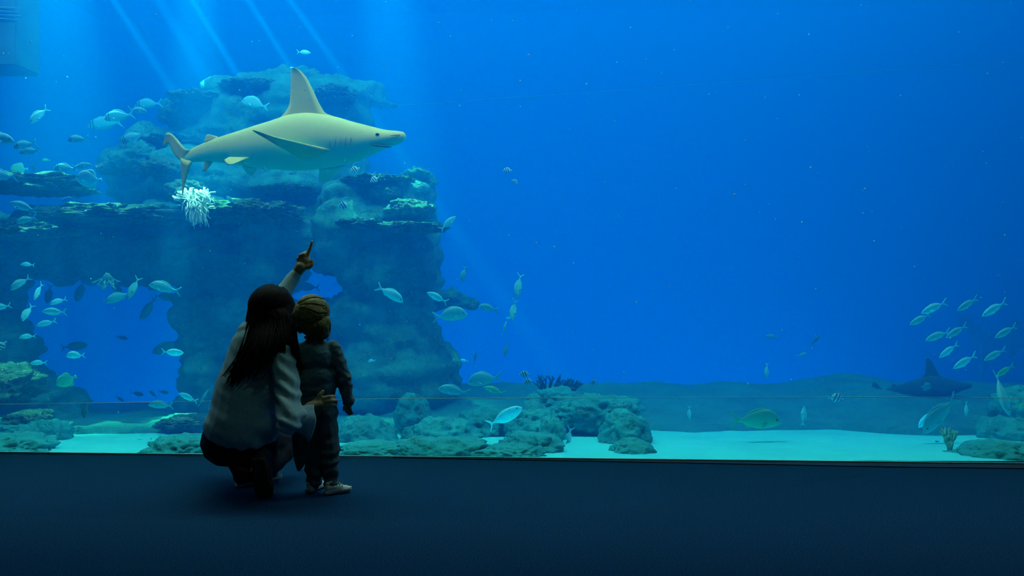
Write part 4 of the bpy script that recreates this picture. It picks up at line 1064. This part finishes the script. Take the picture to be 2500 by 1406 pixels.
FISH = [
 # upper left
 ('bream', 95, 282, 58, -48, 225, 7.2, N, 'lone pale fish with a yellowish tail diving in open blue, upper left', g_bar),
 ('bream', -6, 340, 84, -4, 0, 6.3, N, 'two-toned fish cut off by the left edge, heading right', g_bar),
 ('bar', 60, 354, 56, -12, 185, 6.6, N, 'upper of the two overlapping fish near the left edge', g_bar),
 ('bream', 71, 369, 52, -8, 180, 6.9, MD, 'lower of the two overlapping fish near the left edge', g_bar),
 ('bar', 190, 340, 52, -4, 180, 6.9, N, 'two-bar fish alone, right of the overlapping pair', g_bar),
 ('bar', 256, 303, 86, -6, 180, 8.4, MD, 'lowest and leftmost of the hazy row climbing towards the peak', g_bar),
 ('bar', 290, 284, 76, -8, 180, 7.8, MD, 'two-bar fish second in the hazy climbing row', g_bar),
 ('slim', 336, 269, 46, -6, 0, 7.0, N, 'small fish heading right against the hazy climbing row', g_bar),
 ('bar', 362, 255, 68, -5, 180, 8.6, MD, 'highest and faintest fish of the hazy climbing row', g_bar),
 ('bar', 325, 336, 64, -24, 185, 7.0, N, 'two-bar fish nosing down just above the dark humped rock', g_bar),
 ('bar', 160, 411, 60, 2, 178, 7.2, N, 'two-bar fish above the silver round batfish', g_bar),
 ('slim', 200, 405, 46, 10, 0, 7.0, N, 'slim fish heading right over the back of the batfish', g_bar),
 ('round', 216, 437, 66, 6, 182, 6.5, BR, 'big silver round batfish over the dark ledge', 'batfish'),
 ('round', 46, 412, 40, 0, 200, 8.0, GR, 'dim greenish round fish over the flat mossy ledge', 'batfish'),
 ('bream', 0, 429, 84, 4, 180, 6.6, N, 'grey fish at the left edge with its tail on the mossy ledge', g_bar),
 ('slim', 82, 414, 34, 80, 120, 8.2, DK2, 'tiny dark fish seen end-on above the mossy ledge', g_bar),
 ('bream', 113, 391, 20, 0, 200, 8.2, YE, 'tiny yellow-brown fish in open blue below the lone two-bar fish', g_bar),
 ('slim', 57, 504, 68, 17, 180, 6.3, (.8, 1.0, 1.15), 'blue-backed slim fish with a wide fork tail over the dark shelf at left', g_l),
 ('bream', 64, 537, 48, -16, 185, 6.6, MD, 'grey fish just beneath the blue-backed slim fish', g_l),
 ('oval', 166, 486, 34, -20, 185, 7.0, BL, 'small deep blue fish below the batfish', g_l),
 # left pillar
 ('bream', 67, 646, 30, 4, 215, 6.4, BR, 'highest small silver fish before the dark left pillar', g_l),
 ('bream', 49, 692, 52, -36, 205, 6.3, N, 'silver fish nosing down below the highest small one', g_l),
 ('slim', 93, 712, 50, -55, 262, 6.4, BR, 'head-on silver fish with spread fins by the left pillar', g_l),
 ('bream', 2, 750, 46, -12, 190, 6.3, BR, 'fish half cut off by the left edge, tail towards the opening', g_l),
 ('bream', 66, 764, 46, -60, 215, 6.4, BR, 'thin tilted fish on the left rim of the arch opening', g_l),
 ('bream', 142, 736, 38, -20, 215, 6.5, BR, 'plump fish above the longest silver fish in the opening', g_l),
 ('slim', 132, 761, 60, 2, 180, 6.3, BR, 'longest silver fish, level, in the left part of the opening', g_l),
 ('slim', 113, 789, 46, -14, 195, 6.4, BR, 'silver fish directly under the longest one', g_l),
 ('bream', 67, 822, 36, -4, 222, 6.4, BR, 'short plump fish on the left rim, below the thin tilted fish', g_l),
 ('banded', 2, 844, 34, -40, 190, 6.3, N, 'striped fish half cut off at the left edge', g_b),
 ('oval', 182, 845, 62, 6, 5, 8.0, DM, 'dark oval fish right above the bright level fish in the opening', g_o),
 ('arched', 184, 868, 44, -2, 185, 6.3, (1.9, 1.9, 1.9), 'bright level fish under the dark oval fish', g_l),
 ('bream', 94, 886, 36, 0, 218, 6.5, BR, 'short plump fish on the left rim, lowest of those above the seam', g_l),
 ('round', 161, 929, 52, -22, 195, 6.8, GR, 'greenish round fish at the lower left of the opening', 'batfish'),
 ('bream', 209, 1000, 42, -75, 250, 6.2, DK2, 'dark fish seen end-on just below the seam at left', g_l),
 # inside the opening
 ('oval', 196, 710, 56, -70, 235, 8.4, DM, 'dim brown fish hanging upright near the roof of the opening', g_o),
 ('oval', 119, 718, 46, -80, 235, 8.6, DK2, 'darkest upright fish at the upper left of the opening', g_o),
 ('oval', 226, 690, 44, 0, 180, 8.6, DM, 'dim fish under the roof, right of the brown upright one', g_o),
 ('bream', 289, 726, 66, -22, 182, 7.2, MD, 'dark-backed fish with a white tail root, upper middle of the opening', g_o),
 ('slim', 326, 703, 58, -66, 200, 7.0, MD, 'fish standing on its nose at the white tail root', g_o),
 ('oval', 280, 700, 46, -35, 0, 8.2, DM, 'dim slanting fish just above the dark-backed one', g_o),
 ('bream', 402, 703, 78, 14, 182, 7.0, N, 'grey fish rising at the upper right corner of the opening', g_o),
 ('oval', 405, 724, 58, -4, 0, 8.2, DM, 'dim fish heading right beneath the grey rising fish', g_o),
 ('oval', 361, 754, 62, -58, 190, 8.0, DM, 'dim fish diving steeply left of the opening\'s right rim', g_o),
 ('oval', 297, 824, 30, -10, 0, 8.8, DM, 'lone tiny fish in the middle of the opening', g_o),
 ('oval', 407, 846, 74, -24, 182, 8.0, DM, 'big dim fish behind the brilliant white one', g_o),
 ('oval', 422, 860, 50, -4, 8, 6.3, (2.4, 2.4, 2.2), 'brilliant white fish with a small tail at the right rim of the opening', g_o),
 ('slim', 459, 970, 50, 24, 180, 6.2, BR, 'silver fish nosing up on the seam left of the crouching person', g_l),
 ('slim', 496, 972, 48, 60, 30, 6.9, MD, 'blurred upright fish between silver fish and crouching person', g_l),
 ('bream', 392, 989, 60, 3, 180, 6.6, MD, 'pale fish lying right on the seam', g_l),
 ('oval', 335, 961, 32, -10, 0, 8.4, DM, 'dim fish above the seam, largest of the four in a row', g_o),
 ('oval', 292, 973, 24, -30, 0, 8.4, DM, 'dim fish above the seam, leftmost of the four in a row', g_o),
 ('oval', 374, 962, 24, 40, 180, 8.4, DM, 'dim fish above the seam, third of the four in a row', g_o),
 ('oval', 399, 957, 26, -10, 0, 8.4, DM, 'dim fish above the seam, rightmost of the four in a row', g_o),
 ('oval', 344, 1081, 54, -6, 180, 6.2, (.5, .6, .8), 'dark-headed fish over the small patch of sand at left', g_l),
 # top and around the shark
 ('slim', 742, 128, 34, -4, 0, 8.0, BR, 'small pale fish alone in blue above the dorsal fin', g_m),
 ('arched', 622, 254, 68, 14, 180, 8.2, N, 'pale fish above the back of the large shark, left of its dorsal fin', g_m),
 ('oval', 563, 488, 28, 40, 180, 7.2, N, 'small tilted fish right of the draped white coral', g_m),
 ('stripe', 866, 414, 26, -18, 195, 6.9, BR, 'bannerfish closest to the belly of the large shark', g_b),
 ('stripe', 914, 438, 26, -28, 205, 7.0, BR, 'bannerfish on the rim of the sloping plate rock', g_b),
 ('stripe', 839, 501, 30, -10, 185, 6.8, BR, 'bannerfish with a level streamer above the pale smooth ledge', g_b),
 ('slim', 1094, 545, 52, 42, 20, 7.4, N, 'slim fish climbing past the right end of the arch', g_m),
 ('banded', 1239, 416, 24, 0, 190, 7.8, N, 'upper striped fish alone in open blue right of the shark', g_b),
 ('banded', 1257, 443, 18, 30, 200, 7.8, N, 'lower striped fish in open blue right of the shark', g_b),
 ('slim', 1132, 669, 40, -78, 225, 7.8, DM, 'dim upright fish near the dark spur of the arch', g_m),
 # middle
 ('bream', 953, 718, 74, -30, 2, 6.4, BR, 'bright fish diving right, just right of the child', g_m),
 ('slim', 1067, 726, 56, 26, 180, 6.4, BR, 'bright slim fish with a dark tail, heading up left', g_m),
 ('arched', 1100, 770, 84, 6, 0, 6.6, N, 'big grey bream heading right below the bright slim fish', g_m),
 ('bream', 1192, 752, 48, 14, 180, 7.2, (.6, .75, .75), 'fish with a dark belly right of the big grey bream', g_m),
 ('slim', 1266, 698, 62, -72, 235, 7.4, MD, 'upper of the upright fish in a column right of the arch', g_m),
 ('slim', 1254, 757, 56, -65, 245, 7.4, MD, 'second upright fish in the column, above a white speck', g_m),
 ('oval', 1243, 776, 15, 0, 200, 7.4, (2, 2, 2), 'tiny white fish at the nose of the second upright fish', g_m),
 ('slim', 1231, 801, 36, 70, 30, 7.6, MD, 'third upright fish in the column', g_m),
 ('slim', 1235, 854, 32, -70, 240, 7.6, DM, 'lowest upright fish in the column', g_m),
 ('oval', 1133, 880, 20, 10, 170, 7.4, (2, 2, 2), 'tiny white fish at the right shoulder of the arch foot', g_m),
 ('slim', 1160, 873, 30, 80, 30, 7.8, DK2, 'small dark upright fish right of the tiny white one', g_m),
 ('arched', 1182, 927, 84, -10, 180, 6.9, N, 'large pale bream above the seam heading left', g_m),
 ('bream', 1107, 954, 76, 10, 180, 7.1, MD, 'grey bream on the seam left of the large pale bream', g_m),
 ('slim', 1206, 953, 56, 18, 180, 7.1, (1.0, 1.1, .6), 'yellowish fish under the large pale bream', g_m),
 ('banded', 1281, 913, 28, 0, 190, 7.2, N, 'upper of the two striped fish over the middle boulders', g_b),
 ('banded', 1289, 931, 26, -10, 195, 7.2, N, 'lower of the two striped fish over the middle boulders', g_b),
 ('banded', 1449, 932, 22, -30, 205, 7.6, MD, 'striped fish alone right of the coral bush', g_b),
 ('oval', 1234, 1016, 92, 28, 2, 5.9, (2.3, 2.2, 2.2), 'bright unicornfish heading up right below the seam', g_m),
 ('bream', 1387, 1072, 60, -72, 215, 5.9, (.7, .9, 1.1), 'bluish upright fish against the white sand hollow', g_m),
 ('oval', 1372, 1082, 28, 35, 0, 5.7, (2, 2, 2), 'small white fish left of the bluish upright fish', g_m),
 ('bream', 907, 881, 22, 0, 225, 7.0, BR, 'small round fish on the dark rock right of the child', g_m),
 # right
 ('bream', 1683, 1008, 34, -70, 255, 6.4, (.9, 1, 1), 'small fish seen end-on over the bank, left of the big arched bream', g_m),
 ('arched', 1847, 1027, 122, -1, 0, 6.0, (.55, .7, .42), 'big arched dark-backed bream over the sand', g_m),
 ('bream', 1872, 905, 38, -80, 240, 7.2, N, 'small upright fish above the big arched bream', g_m),
 ('slim', 1884, 821, 30, 4, 180, 8.0, MD, 'thin fish hovering in open blue above the small upright fish', g_m),
 ('slim', 1958, 866, 28, 18, 0, 7.8, N, 'thin bright fish rising right in open blue', g_m),
 ('slim', 1990, 831, 32, 42, 0, 8.6, DM, 'thin dim fish above the thin bright fish', g_m),
 ('banded', 2041, 971, 40, 0, 0, 6.9, N, 'striped oval fish crossing the seam', g_b),
 ('slim', 1962, 1015, 50, 84, 25, 6.8, MD, 'thin upright fish below the seam, right of the big arched bream', g_m),
 ('round', 2262, 944, 30, 0, 10, 7.4, MD, 'small round fish against the dim dark shark', 'batfish'),
 ('slim', 2280, 751, 68, -24, 180, 6.3, BR, 'school fish at the upper left, largest of its touching pair', g_s),
 ('slim', 2246, 780, 58, -26, 182, 6.5, N, 'school fish farthest left, below its touching partner', g_s),
 ('slim', 2362, 743, 60, -32, 182, 6.4, N, 'school fish at the top middle', g_s),
 ('slim', 2427, 754, 70, -31, 180, 6.3, BR, 'school fish at the top right', g_s),
 ('slim', 2289, 820, 64, -20, 180, 6.5, N, 'school fish in the middle row, left of its overlapping partner', g_s),
 ('slim', 2335, 809, 60, -31, 180, 6.4, N, 'school fish in the middle row, right of its overlapping partner', g_s),
 ('slim', 2316, 856, 58, -36, 182, 6.4, BR, 'school fish hanging below the middle row', g_s),
 ('slim', 2355, 883, 66, -31, 180, 6.2, BR, 'school fish lowest of all, left of the faint shark', g_s),
 ('slim', 2455, 810, 60, -29, 180, 6.5, N, 'school fish against the back of the faint grey shark', g_s),
 ('slim', 2429, 866, 60, -27, 180, 6.5, N, 'school fish before the tail of the faint grey shark', g_s),
 ('slim', 2453, 905, 52, -32, 182, 6.5, (.75, 1.0, .45), 'olive fish right above the fish with spread fins', g_s),
 ('arched', 2447, 962, 112, -60, 268, 5.9, N, 'large fish facing the glass with spread side fins', g_m),
 ('arched', 2294, 1013, 122, -46, 183, 5.9, (.55, .72, .75), 'large grey fish diving to the sand at the right', g_m),
 ('bream', 2262, 1022, 60, -45, 183, 6.4, (1.9, 2.0, 2.2), 'pale blue fish mostly hidden behind the large grey diving fish', g_m),
 ('bream', 2359, 997, 36, -82, 235, 6.3, BR, 'small upright fish right of the large grey diving fish', g_m),
 ('slim', 2494, 991, 26, -15, 0, 6.0, YE, 'tiny yellow fish at the right edge', g_m),
 ('slim', 2193, 1118, 28, 80, 30, 5.3, DK2, 'dark thin upright fish near the glass over the bright sand', g_m),
 ('slim', 2226, 1103, 20, 22, 0, 5.4, DK2, 'dark thin fish right of the dark upright one over the sand', g_m),
 ('slim', 2288, 1078, 12, 5, 180, 5.6, DK2, 'tiny dark fish on the sand left of the finger coral', g_m),
 ('oval', 750, 700, 58, 4, 180, 8.8, DM, 'dim fish in the small gap behind the raised arm', g_o),
]
for f in FISH:
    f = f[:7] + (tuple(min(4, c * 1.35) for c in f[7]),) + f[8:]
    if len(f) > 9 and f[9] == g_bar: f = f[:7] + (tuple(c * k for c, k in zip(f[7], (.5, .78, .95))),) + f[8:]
    add_fish(*f)

# drifting specks in the water
bm = bmesh.new(); rr = random.Random(21)
for i in range(420):
    p = P(rr.uniform(-200, 2700), rr.uniform(0, 1090), rr.uniform(4.9, 9.5))
    if p.z < -0.05: continue
    bmesh.ops.create_icosphere(bm, subdivisions=1, radius=rr.choice((.0025, .003, .004, .006)) , matrix=Matrix.Translation(p) @ Matrix.Diagonal((1, 1, rr.uniform(.5, 1.2), 1)))
M['speck'] = flat_mat('white_speck', (0.8, 0.95, 0.9), 0.7)
o = from_bm('drifting_specks', bm, M['speck'])
tag(o, 'tiny white specks drifting all through the water', 'specks', kind='stuff')
